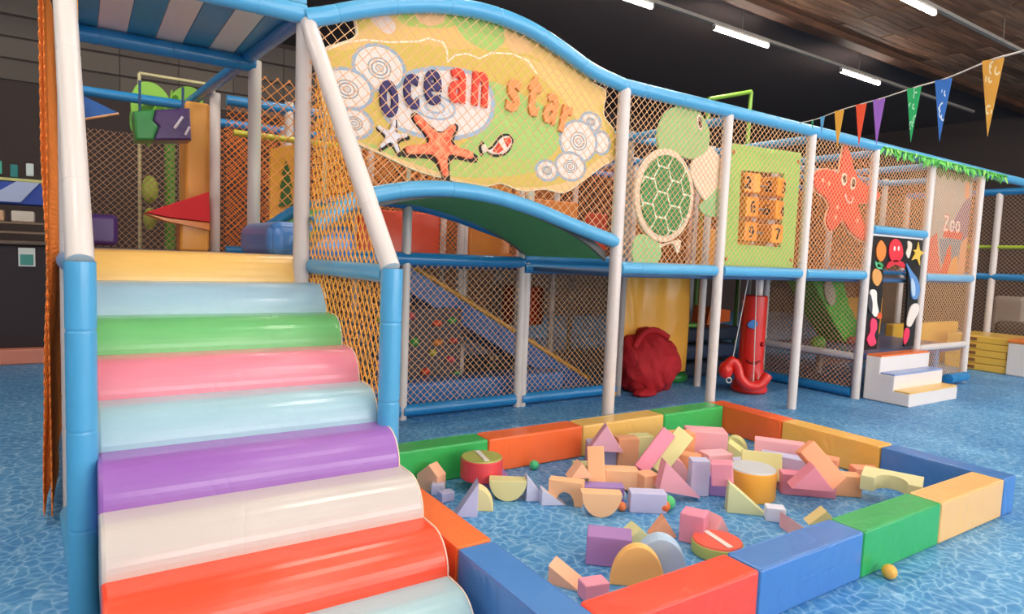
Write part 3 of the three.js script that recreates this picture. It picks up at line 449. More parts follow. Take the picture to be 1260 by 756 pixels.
{ // doorway portal with sea animals
  const Z = -4.3, o = thing('portal_panel', 'black doorway surround decorated with colourful sea animal cut-outs', 'doorway panel');
  const s = new THREE.Shape([[8.04, 0.6], [8.04, 2.0], [9.29, 2.02], [9.29, 0.6], [9.06, 0.6], [9.03, 1.3], [8.98, 1.6], [8.8, 1.7], [8.5, 1.7], [8.36, 1.6], [8.38, 1.2], [8.36, 0.6]].map((p) => new THREE.Vector2(...p)));
  mesh('board', new THREE.ExtrudeGeometry(s, { depth: 0.025, bevelEnabled: true, bevelSize: 0.003, bevelThickness: 0.003, bevelSegments: 1 }).translate(0, 0, Z), plain(0x15110f, 0.5), o);
  mesh('top_strip', rbx(1.25, 0.03, 0.04, 0.006, 8.66, 2.02, Z + 0.012), plain(0xece4dc, 0.5), o);
  const at = (u, v) => { const p = onZ(u, v, Z + 0.03); return [p.x, p.y]; };
  const cut = (name, pts, hex, z = 0.03, n = 48) => mesh(name, plate(smooth(onPanel(Z + 0.03)(pts), n), 0.014, 0.003).translate(0, 0, Z + z), plain(hex, 0.5), o);
  cut('orange_fish', [[1083, 296], [1089, 305], [1088, 316], [1083, 322], [1078, 316], [1078, 305]], 0xf0873c); cut('fish_tail', [[1081, 322], [1086, 328], [1078, 328]], 0x3f9a56);
  cut('red_octopus', [[1101, 294], [1108, 300], [1110, 314], [1106, 321], [1096, 321], [1093, 312], [1095, 299]], 0xe2303f); cut('octopus_arm', [[1091, 325], [1100, 320], [1112, 325], [1112, 330], [1101, 326], [1090, 330]], 0xd42c3c);
  for (const u of [1099, 1104]) { const [x, y] = at(u, 306); mesh('eye', plate(ellipse(x, y, 0.02, 0.03, 16), 0.008, 0.002).translate(0, 0, Z + 0.043), plain(0xf4ece2, 0.4), o); }
  cut('striped_seahorse', [[1116, 297], [1121, 300], [1120, 309], [1117, 318], [1114, 312], [1116, 305]], 0xe8d9c6); cut('yellow_starfish', [[1129, 298], [1131, 308], [1136, 311], [1131, 316], [1131, 327], [1127, 319], [1121, 320], [1125, 312], [1123, 308], [1127, 307]], 0xe9bd4e);
  cut('tan_shell', [[1076, 331], [1082, 334], [1084, 343], [1079, 352], [1073, 346], [1073, 336]], 0xe0a05a); cut('green_weed', [[1076, 322], [1081, 326], [1085, 331], [1078, 330]], 0x5dbb86);
  cut('penguin_body', [[1070, 358], [1077, 358], [1078, 372], [1080, 386], [1076, 390], [1071, 382]], 0xefe8e0); cut('penguin_wing', [[1069, 362], [1072, 372], [1071, 386], [1067, 378]], 0x46434a, 0.034); cut('penguin_foot', [[1079, 385], [1084, 387], [1083, 392], [1078, 391]], 0xe8592e);
  cut('pink_seahorse', [[1072, 392], [1077, 394], [1078, 404], [1075, 412], [1077, 422], [1070, 426], [1066, 418], [1070, 408], [1070, 399]], 0xec3f68);
  cut('blue_dolphin', [[1114, 324], [1121, 334], [1128, 344], [1131, 358], [1127, 368], [1121, 366], [1120, 350], [1118, 338]], 0x5c8fca); cut('dolphin_belly', [[1120, 342], [1124, 350], [1124, 364], [1121, 364]], 0xb8cfe4, 0.036);
  cut('white_pelican', [[1128, 374], [1130, 380], [1124, 394], [1119, 402], [1115, 400], [1117, 386], [1121, 376]], 0xe9dfd6); cut('pink_coral', [[1114, 404], [1118, 406], [1117, 416], [1112, 424], [1111, 412]], 0xe6335c);
}
{ // zoo banner
  const Z = -4.36, o = thing('zoo_banner', 'grey banner printed with coral and the word zoo', 'banner');
  const tex = canvasTex(640, 704, (c, w, h) => {
    c.fillStyle = '#a9aea9'; c.fillRect(0, 0, w, h); c.fillStyle = '#3f7a52'; c.beginPath(); c.moveTo(0, 0); c.lineTo(w, 0); c.lineTo(w, 30); for (let i = 12; i >= 0; i--) c.lineTo(i / 12 * w, i % 2 ? 64 : 28); c.fill();
    const poly = (col, l) => { c.fillStyle = col; c.beginPath(); l.forEach(([a, b], i) => (i ? c.lineTo(a * w, b * h) : c.moveTo(a * w, b * h))); c.closePath(); c.fill(); };
    poly('#7b6a8c', [[0.95, 0.2], [0.8, 0.3], [0.62, 0.5], [0.55, 0.68], [1, 0.7], [1, 0.25]]); poly('#e59a78', [[0.82, 0.08], [0.92, 0.06], [0.95, 0.22], [0.84, 0.24]]); poly('#5e9e62', [[0, 0.35], [0.06, 0.45], [0.1, 0.7], [0, 0.75]]);
    poly('#d8847c', [[0, 0.55], [0.1, 0.7], [0.16, 1], [0, 1]]); poly('#58879c', [[0.35, 0.66], [0.9, 0.62], [0.86, 0.86], [0.45, 0.9]]); poly('#d8605a', [[0.12, 0.68], [0.3, 0.6], [0.36, 0.8], [0.48, 1], [0.1, 1]]); poly('#e4452f', [[0.55, 0.76], [0.63, 0.7], [0.66, 0.86], [0.6, 1], [0.44, 1]]); poly('#e8a04e', [[0.68, 0.85], [0.8, 0.8], [0.84, 1], [0.6, 1]]); poly('#e2a07a', [[0.85, 0.68], [1, 0.6], [1, 1], [0.82, 1]]);
    poly('#d8343a', [[0.44, 0.56], [0.88, 0.58], [0.86, 0.65], [0.44, 0.64]]); c.font = 'bold 150px sans-serif'; c.lineWidth = 10; c.strokeStyle = '#d8343a'; c.fillStyle = '#f1e4df'; c.save(); c.translate(0.42 * w, 0.58 * h); c.scale(0.9, 1); c.strokeText('Z', 0, 0); c.fillText('Z', 0, 0); c.fillText('oo', 95, 0); c.restore();
  });
  mesh('sheet', planarUV(rbx(1.34, 1.42, 0.012, 0.004, 10.11, 2.28, Z, 1), 9.44, 1.57, 10.78, 2.99), new THREE.MeshStandardMaterial({ map: tex, roughness: 0.6 }), o);
  for (const [x, y] of [[9.46, 2.96], [10.76, 2.96], [9.46, 1.6], [10.76, 1.6]]) mesh('eyelet', new THREE.TorusGeometry(0.018, 0.005, 6, 14).translate(x, y, Z + 0.01), plain(0xb8b4ac, 0.4, 0.7), o);
}

// ------------------------------------------------------------------ foam block pit
const PIT = { xl: 1.42, xr: 5.25, zf: -4.136, zn: -1.69, w: 0.19, h: 0.255 };
function pad(label, hex, x0, x1, z0, z1, seamSide) {
  const w = x1 - x0, d = z1 - z0, o = thing('padded_barrier', label, 'barrier', [(x0 + x1) / 2, 0, (z0 + z1) / 2], 0, 'padded barriers around the foam block pit');
  const g = metreUV(rbx(w - 0.003, PIT.h, d - 0.003, 0.016, 0, PIT.h / 2, 0, 3)); { const uv = g.attributes.uv, ox = rnd(), oy = rnd(); for (let i = 0; i < uv.count; i++) uv.setXY(i, uv.getX(i) + ox, uv.getY(i) + oy); }
  mesh('cover', g, vinyl(hex, 0.32, 0.014), o);
  const y = PIT.h - 0.004, a = w / 2 - 0.006, b = d / 2 - 0.006;
  for (const s of [-1, 1]) mesh('seam', w > d ? bar([-a + 0.01, y, s * b], [a - 0.01, y, s * b], 0.0045, { radial: 6 }) : bar([s * a, y, -b + 0.01], [s * a, y, b - 0.01], 0.0045, { radial: 6 }), vinyl(hex, 0.32, 0.014), o);
}
{
  const { xl, xr, zf, zn, w } = PIT, xi = xr - w, zi = zf + w;
  pad('green padded barrier beside the blue stair post', C.deepGreen, xl, 2.46, zf, zi); pad('orange padded barrier between green and yellow ones before the netted recess', C.orange, 2.46, 3.343, zf, zi); pad('yellow padded barrier next to the white post below the arch end', C.yellow, 3.343, 4.265, zf, zi); pad('short green padded barrier at the corner near the red pole', C.deepGreen, 4.265, xi, zf, zi);
  pad('orange padded barrier across from the red pole', 0xfb6a30, xi, xr, zf, -3.337); pad('yellow padded barrier facing the white steps', 0xf6bd5c, xi, xr, -3.337, -2.495); pad('long blue padded barrier forming the outer corner', C.blue, xi, xr, -2.495, zn);
  pad('yellow padded barrier next to the blue corner', 0xf2c078, 4.186, xi, zn - w, zn); pad('green padded barrier beside the stray yellow ball', 0x2fae5c, 3.348, 4.186, zn - w, zn); pad('blue padded barrier between green and red ones', C.blue, 2.491, 3.348, zn - w, zn); pad('red padded barrier between two blue ones', 0xf84a30, xl + w, 2.491, zn - w, zn);
  pad('blue padded barrier beside the lowest stair step', 0x5088cc, xl, xl + w, -2.514, zn); pad('orange padded barrier along the white and red stair steps', 0xff7d40, xl, xl + w, -3.33, -2.514); pad('blue padded barrier tucked beside the purple stair step', 0x5088cc, xl, xl + w, zi, -3.33);
}
const ext = (pts, d) => { const s = new THREE.Shape(pts.map((p) => new THREE.Vector2(...p))); return new THREE.ExtrudeGeometry(s, { depth: d - 0.008, bevelEnabled: true, bevelThickness: 0.004, bevelSize: 0.004, bevelOffset: -0.004, bevelSegments: 2, curveSegments: 16 }).translate(0, 0, -d / 2 + 0.004); };
const arcPts = (r, a0, a1, n = 18, cx = 0, cy = 0, ry = r) => [...Array(n + 1).keys()].map((i) => { const a = a0 + (a1 - a0) * i / n; return [cx + r * Math.cos(a), cy + ry * Math.sin(a)]; });
const SH = {
  box: (w, h, d) => rbx(w, h, d, 0.008, 0, h / 2, 0, 2),
  prism: (w, h, d) => ext([[-w / 2, 0], [w / 2, 0], [0, h]], d),
  wedge: (w, h, d) => ext([[-w / 2, 0], [w / 2, 0], [-w / 2, h]], d),
  half: (w, h, d) => ext(arcPts(w / 2, 0, Math.PI, 22, 0, 0, h), d),
  bowl: (w, h, d) => ext(arcPts(w / 2, Math.PI, Math.PI * 2, 22, 0, h, h), d),
  quarter: (w, h, d) => ext([[-w / 2, 0], ...arcPts(w, 0, Math.PI / 2, 14, -w / 2, 0, h)], d),
  cyl: (w, h) => new THREE.LatheGeometry([[0.0001, 0], [w / 2 - 0.008, 0], [w / 2, 0.008], [w / 2, h - 0.008], [w / 2 - 0.008, h], [0.0001, h]].map((p) => new THREE.Vector2(...p)), 32),
  arch: (w, h, d) => ext([[-w / 2, 0], [-w / 2, h], [w / 2, h], [w / 2, 0], ...arcPts(w * 0.27, 0, Math.PI, 14, 0, 0, h * 0.55)], d),
  house: (w, h, d) => ext([[-w / 2, 0], [w / 2, 0], [w / 2, h * 0.62], [0.05 * w, h], [-w / 2, h * 0.55]], d),
  pyramid: (w, h) => new THREE.ConeGeometry(w * 0.7071, h, 4).rotateY(Math.PI / 4).translate(0, h / 2, 0).toNonIndexed(),
};
// [shape, colour, label, pixel of the foot, base height, size w h d, turn, tilt about z, tilt about x]
const F = FACE;
const BLOCKS = [
  ['house', 0xf5b083, 'peach house shaped foam block in the corner by the green barrier', 526, 604, 0, 0.16, 0.17, 0.1, F - 0.5],
  ['box', 0xc9c3dc, 'small lilac foam brick before the peach house block', 538, 610, 0, 0.08, 0.07, 0.06, F],
  ['wedge', 0xb9b9de, 'lilac foam wedge leaning beside a pale yellow quarter round', 572, 630, 0, 0.13, 0.2, 0.1, F + 3.3],
  ['box', 0xb4b2da, 'small lilac foam brick lying below the lilac wedge', 551, 618, 0, 0.09, 0.06, 0.07, F + 0.6],
  ['quarter', 0xe6d68c, 'pale yellow foam quarter round beside the lilac wedge', 595, 629, 0, 0.11, 0.14, 0.09, F],
  ['box', 0x9a6cba, 'purple foam brick under the red drum', 605, 600, 0, 0.22, 0.08, 0.16, F + 0.3],
  ['bowl', 0xded48c, 'pale yellow half round foam block before the red drum', 624, 617, 0, 0.23, 0.13, 0.1, F],
  ['wedge', 0xc6cae8, 'pale lilac foam wedge standing before the orange barrier', 660, 617, 0, 0.13, 0.16, 0.09, F + 0.15],
  ['wedge', 0xcfd2ea, 'small pale lilac foam wedge beside the taller lilac wedge', 681, 622, 0, 0.15, 0.1, 0.09, F + 0.15],
  ['arch', 0xf6b67a, 'peach foam arch block standing beside the lilac wedges', 695, 622, 0, 0.21, 0.15, 0.09, F - 0.25],
  ['box', 0xd3cf8c, 'pale olive foam cube under the peach wedge', 716, 598, 0, 0.12, 0.14, 0.12, F],
  ['prism', 0xf7b588, 'peach foam prism resting on the pale olive cube', 715, 589, 0.14, 0.15, 0.1, 0.1, F + 0.3],
  ['box', 0xf6ae74, 'peach foam plank leaning against the pile', 734, 606, 0.02, 0.11, 0.26, 0.07, F - 0.2, 0.12, -0.5],
  ['box', 0xf5b47c, 'peach foam brick lying beside the leaning peach plank', 764, 603, 0.02, 0.22, 0.13, 0.12, F],
  ['box', 0x9468b8, 'purple foam slab behind the peach half disc', 742, 618, 0, 0.26, 0.1, 0.1, F],
  ['bowl', 0xf8bb80, 'peach foam half disc standing on its curve', 739, 637, 0, 0.235, 0.145, 0.09, F],
  ['box', 0xbdbbe0, 'lilac foam brick before the pink triangle', 797, 632, 0, 0.22, 0.125, 0.1, F],
  ['box', 0xb8b4d8, 'lilac foam slab under the pink pyramid', 744, 574, 0, 0.26, 0.16, 0.18, F],
  ['prism', 0xe6a3bd, 'pink foam triangle peaking before the yellow barrier', 745, 556, 0.16, 0.25, 0.19, 0.1, F],
  ['box', 0xf4a468, 'orange foam block in the pile behind the pink plank', 772, 573, 0.02, 0.16, 0.2, 0.12, F + 0.2],
  ['box', 0xe97d9e, 'long pink foam plank leaning in the pile', 788, 590, 0.05, 0.1, 0.34, 0.08, F, -0.66, -0.5],
  ['box', 0xd9d488, 'long pale lime foam plank leaning beside the pink plank', 806, 592, 0.03, 0.13, 0.35, 0.08, F, -0.7, -0.5],
  ['box', 0xfa9a4e, 'orange foam brick on the pile by the green barrier', 838, 566, 0.05, 0.2, 0.2, 0.12, F + 0.2],
  ['box', 0xf0a0aa, 'large pink foam box at the top of the pile', 868, 570, 0.0, 0.3, 0.24, 0.2, F - 0.1],
  ['half', 0xf0a3ab, 'rounded pink foam block below the long lime plank', 830, 592, 0.02, 0.18, 0.15, 0.12, F],
  ['box', 0xf6ab74, 'peach foam brick under the pink triangle', 800, 611, 0, 0.12, 0.14, 0.12, F + 0.4],
  ['wedge', 0xee98aa, 'big pink foam triangle tilted over the green balls', 836, 613, 0.03, 0.28, 0.19, 0.1, F + 0.1, -0.18],
  ['box', 0xc4c4e6, 'tall lilac foam brick standing upright', 860, 611, 0, 0.12, 0.235, 0.1, F],
  ['box', 0x8f63b4, 'purple foam cube beside the tall lilac brick', 884, 611, 0, 0.13, 0.13, 0.12, F - 0.2],
  ['box', 0xec86a0, 'pink foam block resting on the purple cube', 889, 600, 0.14, 0.13, 0.14, 0.12, F - 0.3, 0.1],
  ['wedge', 0xd0d078, 'flat lime foam wedge near the orange corner barrier', 912, 566, 0.02, 0.2, 0.12, 0.16, F - 0.4],
  ['box', 0xf2a3ab, 'flat pink foam slab behind the long lilac brick', 958, 566, 0.02, 0.36, 0.14, 0.12, F - 0.35],
  ['box', 0xb8b4da, 'long lilac foam brick lying across the pile', 966, 584, 0.1, 0.34, 0.12, 0.12, F - 0.5],
  ['arch', 0xdcd88a, 'pale lime foam arch leaning behind the yellow drum', 936, 598, 0.02, 0.26, 0.19, 0.1, F - 0.3, 0, -0.5],
  ['wedge', 0xd9dc9c, 'pale lime foam wedge before the yellow drum', 919, 633, 0, 0.235, 0.19, 0.1, F - 0.15],
  ['box', 0xea7f9c, 'long pink foam brick beside the yellow drum', 994, 611, 0, 0.34, 0.14, 0.13, F - 0.15],
  ['prism', 0xe97e9a, 'pink foam prism lying on the long pink brick', 1000, 603, 0.14, 0.25, 0.15, 0.13, F - 0.15],
  ['box', 0xfb9c66, 'orange foam plank leaning over the peach brick', 1032, 607, 0.1, 0.12, 0.3, 0.09, F, 0.72, -0.25],
  ['box', 0xfbad70, 'peach foam brick at the end of the long pink one', 1040, 611, 0, 0.2, 0.14, 0.12, F - 0.1],
  ['box', 0xf99061, 'orange foam brick against the yellow barrier', 1066, 598, 0, 0.17, 0.12, 0.12, F - 0.1],
  ['arch', 0xdcd596, 'pale lime foam arch lying flat near the blue barrier', 1094, 612, 0.09, 0.34, 0.2, 0.1, F - 0.6, 0, -1.5],
  ['box', 0xd7d9ea, 'small white foam cube on the open pit floor', 954, 643, 0, 0.11, 0.085, 0.09, F - 0.2],
  ['wedge', 0xf4a9a9, 'small pink foam wedge by the blue near barrier', 983, 655, 0, 0.14, 0.09, 0.1, F + 0.2],
  ['prism', 0xe8cd7c, 'small yellow foam prism by the blue near barrier', 1015, 647, 0, 0.19, 0.09, 0.1, F - 0.1],
  ['box', 0xe87f9d, 'pink foam cube with a notch on the open pit floor', 850, 669, 0, 0.13, 0.16, 0.13, F - 0.5],
  ['prism', 0xf3a6b0, 'pale pink foam prism beside the notched pink cube', 885, 664, 0, 0.17, 0.13, 0.13, F + 0.5],
  ['prism', 0xf8a06c, 'small orange foam triangle on the open pit floor', 816, 661, 0, 0.15, 0.11, 0.08, F],
  ['house', 0xdcd58c, 'pale lime foam block behind the purple box', 784, 678, 0, 0.12, 0.125, 0.11, F + 0.3],
  ['box', 0x9c63b0, 'purple foam box on the open pit floor', 748, 697, 0, 0.22, 0.15, 0.15, F - 0.15],
  ['half', 0xf8b94e, 'yellow foam half disc by the red near barrier', 784, 722, 0, 0.25, 0.19, 0.06, F - 0.1],
  ['half', 0xaac6e2, 'pale blue foam half disc behind the yellow one', 812, 711, 0, 0.26, 0.19, 0.1, F - 0.1],
  ['wedge', 0xf6b488, 'peach foam wedge by the blue left barrier', 695, 723, 0, 0.16, 0.09, 0.12, F - 0.4],
  ['box', 0xee8fa8, 'pink foam brick against the red near barrier', 734, 740, 0, 0.12, 0.08, 0.09, F + 0.35],
  ['box', 0xdfd88e, 'pale yellow foam brick behind the leaning pink plank', 790, 564, 0, 0.18, 0.17, 0.12, F + 0.3],
  ['box', 0xf7a262, 'orange foam brick beneath the pink box on the pile', 846, 588, 0, 0.16, 0.16, 0.12, F - 0.4],
  ['box', 0xf3a9b2, 'pale pink foam brick behind the purple cube', 884, 590, 0, 0.2, 0.18, 0.14, F + 0.3],
  ['wedge', 0xe8809a, 'dark pink foam wedge under the long lilac brick', 958, 592, 0, 0.3, 0.12, 0.14, F - 0.4],
  ['box', 0xf5ad80, 'peach foam brick behind the pale blue ball', 782, 606, 0, 0.14, 0.1, 0.12, F - 0.3],
  ['box', 0xc8c6e4, 'lilac foam brick under the lime arch', 916, 588, 0, 0.16, 0.12, 0.12, F + 0.2],
  ['half', 0xd6d27e, 'lime foam half round behind the pink box', 902, 556, 0, 0.2, 0.12, 0.1, F - 0.5],
  ['box', 0xf58f5c, 'deep orange foam brick leaning behind the orange plank', 1008, 588, 0, 0.22, 0.15, 0.12, F - 0.6],
];
for (const [sh, hex, label, u, v, y, w, h, d, turn = 0, tz = 0, tx = 0] of BLOCKS) {
  const p = onY(u, v, y), k = sh === 'box' && (tz || tx), g = SH[sh](w * 1.06, h * 1.06, d);
  const m = solo('foam_' + ({ box: 'brick', prism: 'prism', wedge: 'wedge', half: 'half_round', bowl: 'half_round', quarter: 'quarter_round', cyl: 'drum', arch: 'arch', house: 'block', pyramid: 'pyramid' })[sh], metreUV(g), foam(hex), label, 'foam block', 'foam building blocks in the pit');
  m.rotation.order = 'YXZ'; m.rotation.set(tx, turn, tz); m.position.copy(p).add(V(0.5 * d * Math.sin(turn), 0, 0.5 * d * Math.cos(turn)).multiplyScalar(-0.8)); if (k || tx || tz) m.position.y += Math.abs(Math.sin(tz)) * w * 0.5 + Math.abs(Math.sin(tx)) * d * 0.5;
}
function drum(label, u, v, y, w, h, side, top, stripe) {
  const p = onY(u, v, y), o = thing('foam_drum', label, 'foam drum', [p.x - 0.4 * w * Math.sin(-F), y, p.z - 0.4 * w * Math.cos(F)], F, 'foam drums in the pit');
  mesh('body', SH.cyl(w, h), vinyl(side, 0.4, 0.004), o); mesh('top_disc', new THREE.CylinderGeometry(w / 2 - 0.01, w / 2 - 0.006, 0.008, 32).translate(0, h + 0.003, 0), vinyl(top, 0.5, 0.003), o);
  if (stripe) mesh('strap', rbx(0.035, 0.006, w * 0.8, 0.002, 0, h + 0.01, 0, 1).rotateY(0.35), plain(0xefe6de, 0.5), o);
}
drum('red foam drum with lime top and white strap by the orange barrier', 611, 591, 0.08, 0.29, 0.14, 0xe2474f, 0xb7bb62, true);
drum('yellow foam drum with pale top among the pink bricks', 948, 615, 0, 0.32, 0.2, 0xf3ab3e, 0xcfd2d6, false);
drum('flat foam disc with orange top and white strap by the red barrier', 908, 686, 0, 0.28, 0.07, 0xb9bf60, 0xf4624a, true);
const ball = (label, u, v, r, hex, y = 0) => { const p = onY(u, v, y); const m = solo('play_ball', new THREE.SphereGeometry(r, 24, 16), plain(hex, 0.35), label, 'ball', 'small plastic play balls'); m.position.set(p.x - r * 0.4, y + r, p.z - r * 0.6); return m; };
ball('green play ball beside the orange barrier', 661, 579, 0.036, 0x4fc98a); ball('green play ball under the pink triangle', 828, 628, 0.045, 0x52c878); ball('orange play ball under the pink triangle', 822, 632, 0.04, 0xf4702e); ball('pale blue play ball between the peach bricks', 768, 618, 0.04, 0xb5d5e4); ball('teal play ball by the blue corner barrier', 1084, 585, 0.038, 0x86c9a8); ball('white play ball behind the tall lilac brick', 877, 603, 0.04, 0xe4dcdc); ball('small orange play ball beside the lilac brick', 769, 630, 0.03, 0xf2824a);
ball('stray yellow ball on the floor outside the pit', 1101, 714, 0.038, 0xf0b44e); ball('amber play ball by the bean bag near the white post', 757, 489, 0.036, 0xc8923a); ball('orange play ball behind the bean bag', 849, 462, 0.036, 0xd08a3a);

// ------------------------------------------------------------------ below and inside the frame
function blob(w, h, d, f, seg = 40) {                   // soft rounded body, flat underneath
  const g = mergeVertices(new THREE.SphereGeometry(1, seg * 2, seg).deleteAttribute('uv').deleteAttribute('normal')), p = g.attributes.position;
  for (let i = 0; i < p.count; i++) { const x = p.getX(i), y = p.getY(i), z = p.getZ(i), k = 1 + f(x, y, z); p.setXYZ(i, x * w / 2 * k, Math.max(0.0, (y * k + 0.72) / 1.72) * h, z * d / 2 * k); }
  g.computeVertexNormals(); return metreUV(g);
}
{
  const p = onY(806, 484, 0), o = thing('bean_bag', 'slumped wrinkled red bean bag against the yellow curtain', 'bean bag', [p.x + 0.05, 0, p.z - 0.22]);
  const red = new THREE.MeshStandardMaterial({ color: 0xae101c, roughness: 0.8, bumpMap: wrinkle, bumpScale: 0.03, side: THREE.DoubleSide });
  mesh('body', blob(0.98, 0.76, 0.72, (x, y, z) => 0.26 * (fbm(x * 1.6 + 9, y * 1.6 + z * 1.6 + 5, 64, 2) - 0.5) - 0.1 * Math.pow(1 - Math.abs(2 * fbm(x * 1.7 + y * 1.2 + 20, y * 1.6 - z * 1.5 + 11, 64, 2) - 1), 8) - 0.035 * Math.abs(Math.sin(x * 5 + y * 3 + 5 * fbm(x * 2 + 4, z * 2 + y + 4, 64, 2))) - 0.3 * Math.max(0, y) * Math.max(0, x) + 0.12 * Math.max(0, -x) * Math.max(0, y)), red, o);
  mesh('corner_flap', blob(0.34, 0.09, 0.2, (x, y, z) => 0.25 * (fbm(x * 3 + 2, z * 3, 64, 2) - 0.5), 16).translate(-0.3, 0, 0.3), red, o);
  mesh('gathered_top', sweep(spline([[-0.34, 0.55, 0.12], [-0.18, 0.72, 0.1], [0.02, 0.745, 0.1], [0.2, 0.66, 0.14]]), 0.04, { radial: 10, step: 0.04 }), red, o);
}
{
  const g = new THREE.PlaneGeometry(1.26, 1.34, 50, 40), q = g.attributes.position;
  for (let i = 0; i < q.count; i++) { const x = q.getX(i), y = q.getY(i); q.setZ(i, 0.05 * (fbm(x * 3 + 8, y * 1.2 + 4, 64, 3) - 0.5) + 0.022 * Math.sin(x * 16 + 3 * fbm(x * 2 + 4, y * 2 + 4, 64, 2)) * Math.max(0, y + 0.5) + 0.03 * Math.exp(-Math.pow((x + 0.5 - (0.62 - y) * 0.22) * 22, 2))); }
  g.computeVertexNormals(); const b = g.clone(); b.scale(1, 1, 1); b.translate(0, 0, -0.008);
  const o = thing('yellow_curtain', 'wrinkled amber vinyl curtain between two white posts', 'curtain', [5.96, 0.84, -5.78]);
  mesh('sheet', metreUV(join([g, b])), vinyl(0xe9a83c, 0.5, 0.01), o); mesh('hem', bar([-0.63, 0.665, 0], [0.63, 0.665, 0], 0.014, { radial: 8 }), vinyl(0xc98c2c), o);
}
{
  const o = thing('punch_pole', 'red padded pole with a blue eye and a smiling trunk seat', 'padded pole', [7.02, 0, -5.12], FACE);
  mesh('column', new THREE.LatheGeometry([[0.001, 0], [0.2, 0], [0.22, 0.03], [0.2, 0.12], [0.165, 0.2], [0.15, 0.4], [0.15, 1.2], [0.14, 1.215], [0.001, 1.22]].map((p) => new THREE.Vector2(...p)), 36), vinyl(0xe0241c, 0.3), o);
  mesh('inner_post', bar([0.04, 1.2, 0], [0.04, 1.46, 0], 0.05), mRail, o);
  mesh('eye', plate(smooth([[-0.07, 0], [0, 0.06], [0.06, 0.02], [0.02, -0.05], [-0.04, -0.04]], 30), 0.02, 0.005).translate(-0.06, 0.86, 0.135), plain(0x1c6fb8, 0.4), o);
  mesh('mouth', sweep(spline([[-0.1, 0.42, 0.13], [-0.06, 0.39, 0.15], [0.0, 0.38, 0.16], [0.06, 0.41, 0.15]]), 0.014, { radial: 8, step: 0.03 }), plain(0x8c1418, 0.4), o);
  mesh('nose_knob', new THREE.SphereGeometry(0.03, 14, 10).translate(0.08, 0.62, 0.14), plain(0xb01c1c, 0.4), o);
  const sw = thing('banana_swing', 'curved red trunk shaped swing hung on two white ropes', 'swing', [6.68, 0, -5.0], FACE);
  mesh('seat', sweep(spline([[-0.17, 0.37, 0.02], [-0.12, 0.43, 0.02], [-0.06, 0.36, 0.02], [-0.01, 0.22, 0.03], [0.1, 0.13, 0.03], [0.24, 0.15, 0.02], [0.33, 0.27, 0]]), 0.06, { radial: 14, step: 0.04 }), vinyl(0xe8281c, 0.3), sw);
  mesh('snout', new THREE.SphereGeometry(0.085, 20, 14).scale(1, 1.3, 1).translate(-0.19, 0.31, 0.02), vinyl(0xe8281c, 0.3), sw);
  mesh('nose_ring', new THREE.TorusGeometry(0.03, 0.009, 8, 18).translate(-0.17, 0.2, 0.09), plain(0xc8c4c0, 0.3, 0.7), sw);
  mesh('rope', bar([-0.12, 0.42, 0.02], [0.02, 1.5, 0], 0.006, { radial: 6 }), plain(0xe6e0d6, 0.7), sw); mesh('rope', bar([0.15, 0.18, 0.03], [0.11, 1.5, 0], 0.006, { radial: 6 }), plain(0xe6e0d6, 0.7), sw);
}
{ // slide behind the netted recess
  const o = thing('blue_slide', 'blue slide with a yellow edge behind the netted recess', 'slide');
  const a = [2.86, 1.46], b = [5.4, 0.06], dx = b[0] - a[0], dy = b[1] - a[1], L = Math.hypot(dx, dy), nx = -dy / L, ny = dx / L;
  const strip = (t0, t1, z, d) => plate([[a[0] + nx * t0, a[1] + ny * t0], [b[0] + nx * t0, b[1] + ny * t0], [b[0] + nx * t1, b[1] + ny * t1], [a[0] + nx * t1, a[1] + ny * t1]].reverse(), d, 0.006).translate(0, 0, z);
  mesh('side_board', metreUV(strip(-0.26, -0.03, -6.32, 0.05)), vinyl(0x1a64a8, 0.35), o); mesh('edge_roll', bar([a[0], a[1], -6.3], [b[0], b[1], -6.3], 0.028, { radial: 10 }), vinyl(0xe8a53c), o);
  mesh('side_board', metreUV(strip(-0.26, -0.03, -6.95, 0.05)), vinyl(0x1a64a8, 0.35), o); mesh('edge_roll', bar([a[0], a[1], -6.93], [b[0], b[1], -6.93], 0.028, { radial: 10 }), vinyl(0xe8a53c), o);
  mesh('bed', metreUV(strip(-0.26, -0.2, -6.9, 0.6)), vinyl(0x3a7cc4, 0.25), o);
}
{ // climbing wall under the slide
  const o = thing('climbing_wall', 'dark grey climbing wall with bright holds under the slide', 'climbing wall');
  mesh('board', rbx(1.0, 1.0, 0.05, 0.01, 2.95, 0.5, -6.2), plain(0x4a4a56, 0.7), o);
  const cs = [0xb8b03a, 0xd03a5a, 0xe0402a, 0x3aa04a, 0xd8792a, 0xc23a3a]; for (let i = 0; i < 16; i++) { const x = 2.56 + (i % 4) * 0.26 + rr(-0.08, 0.08), y = 0.3 + Math.floor(i / 4) * 0.19 + rr(-0.06, 0.06); mesh('climbing_hold', new THREE.IcosahedronGeometry(0.05, 1).scale(rr(0.8, 1.4), rr(0.6, 1), 0.7).translate(x, y, -6.16), plain(cs[i % 6], 0.5), o); }
  const b = solo('low_bench', metreUV(rbx(2.4, 0.3, 0.3, 0.04, 3.4, 0.15, -5.95)), vinyl(0x1f6cae, 0.35), 'low blue padded bench behind the netted recess', 'bench');
  solo('red_cushion', metreUV(rbx(0.5, 0.55, 0.4, 0.08, 5.15, 0.9, -7.5)), vinyl(0xd8321e, 0.4), 'red cushion beyond the lower end of the slide', 'cushion');
  b.userData.group = undefined; delete b.userData.group;
}
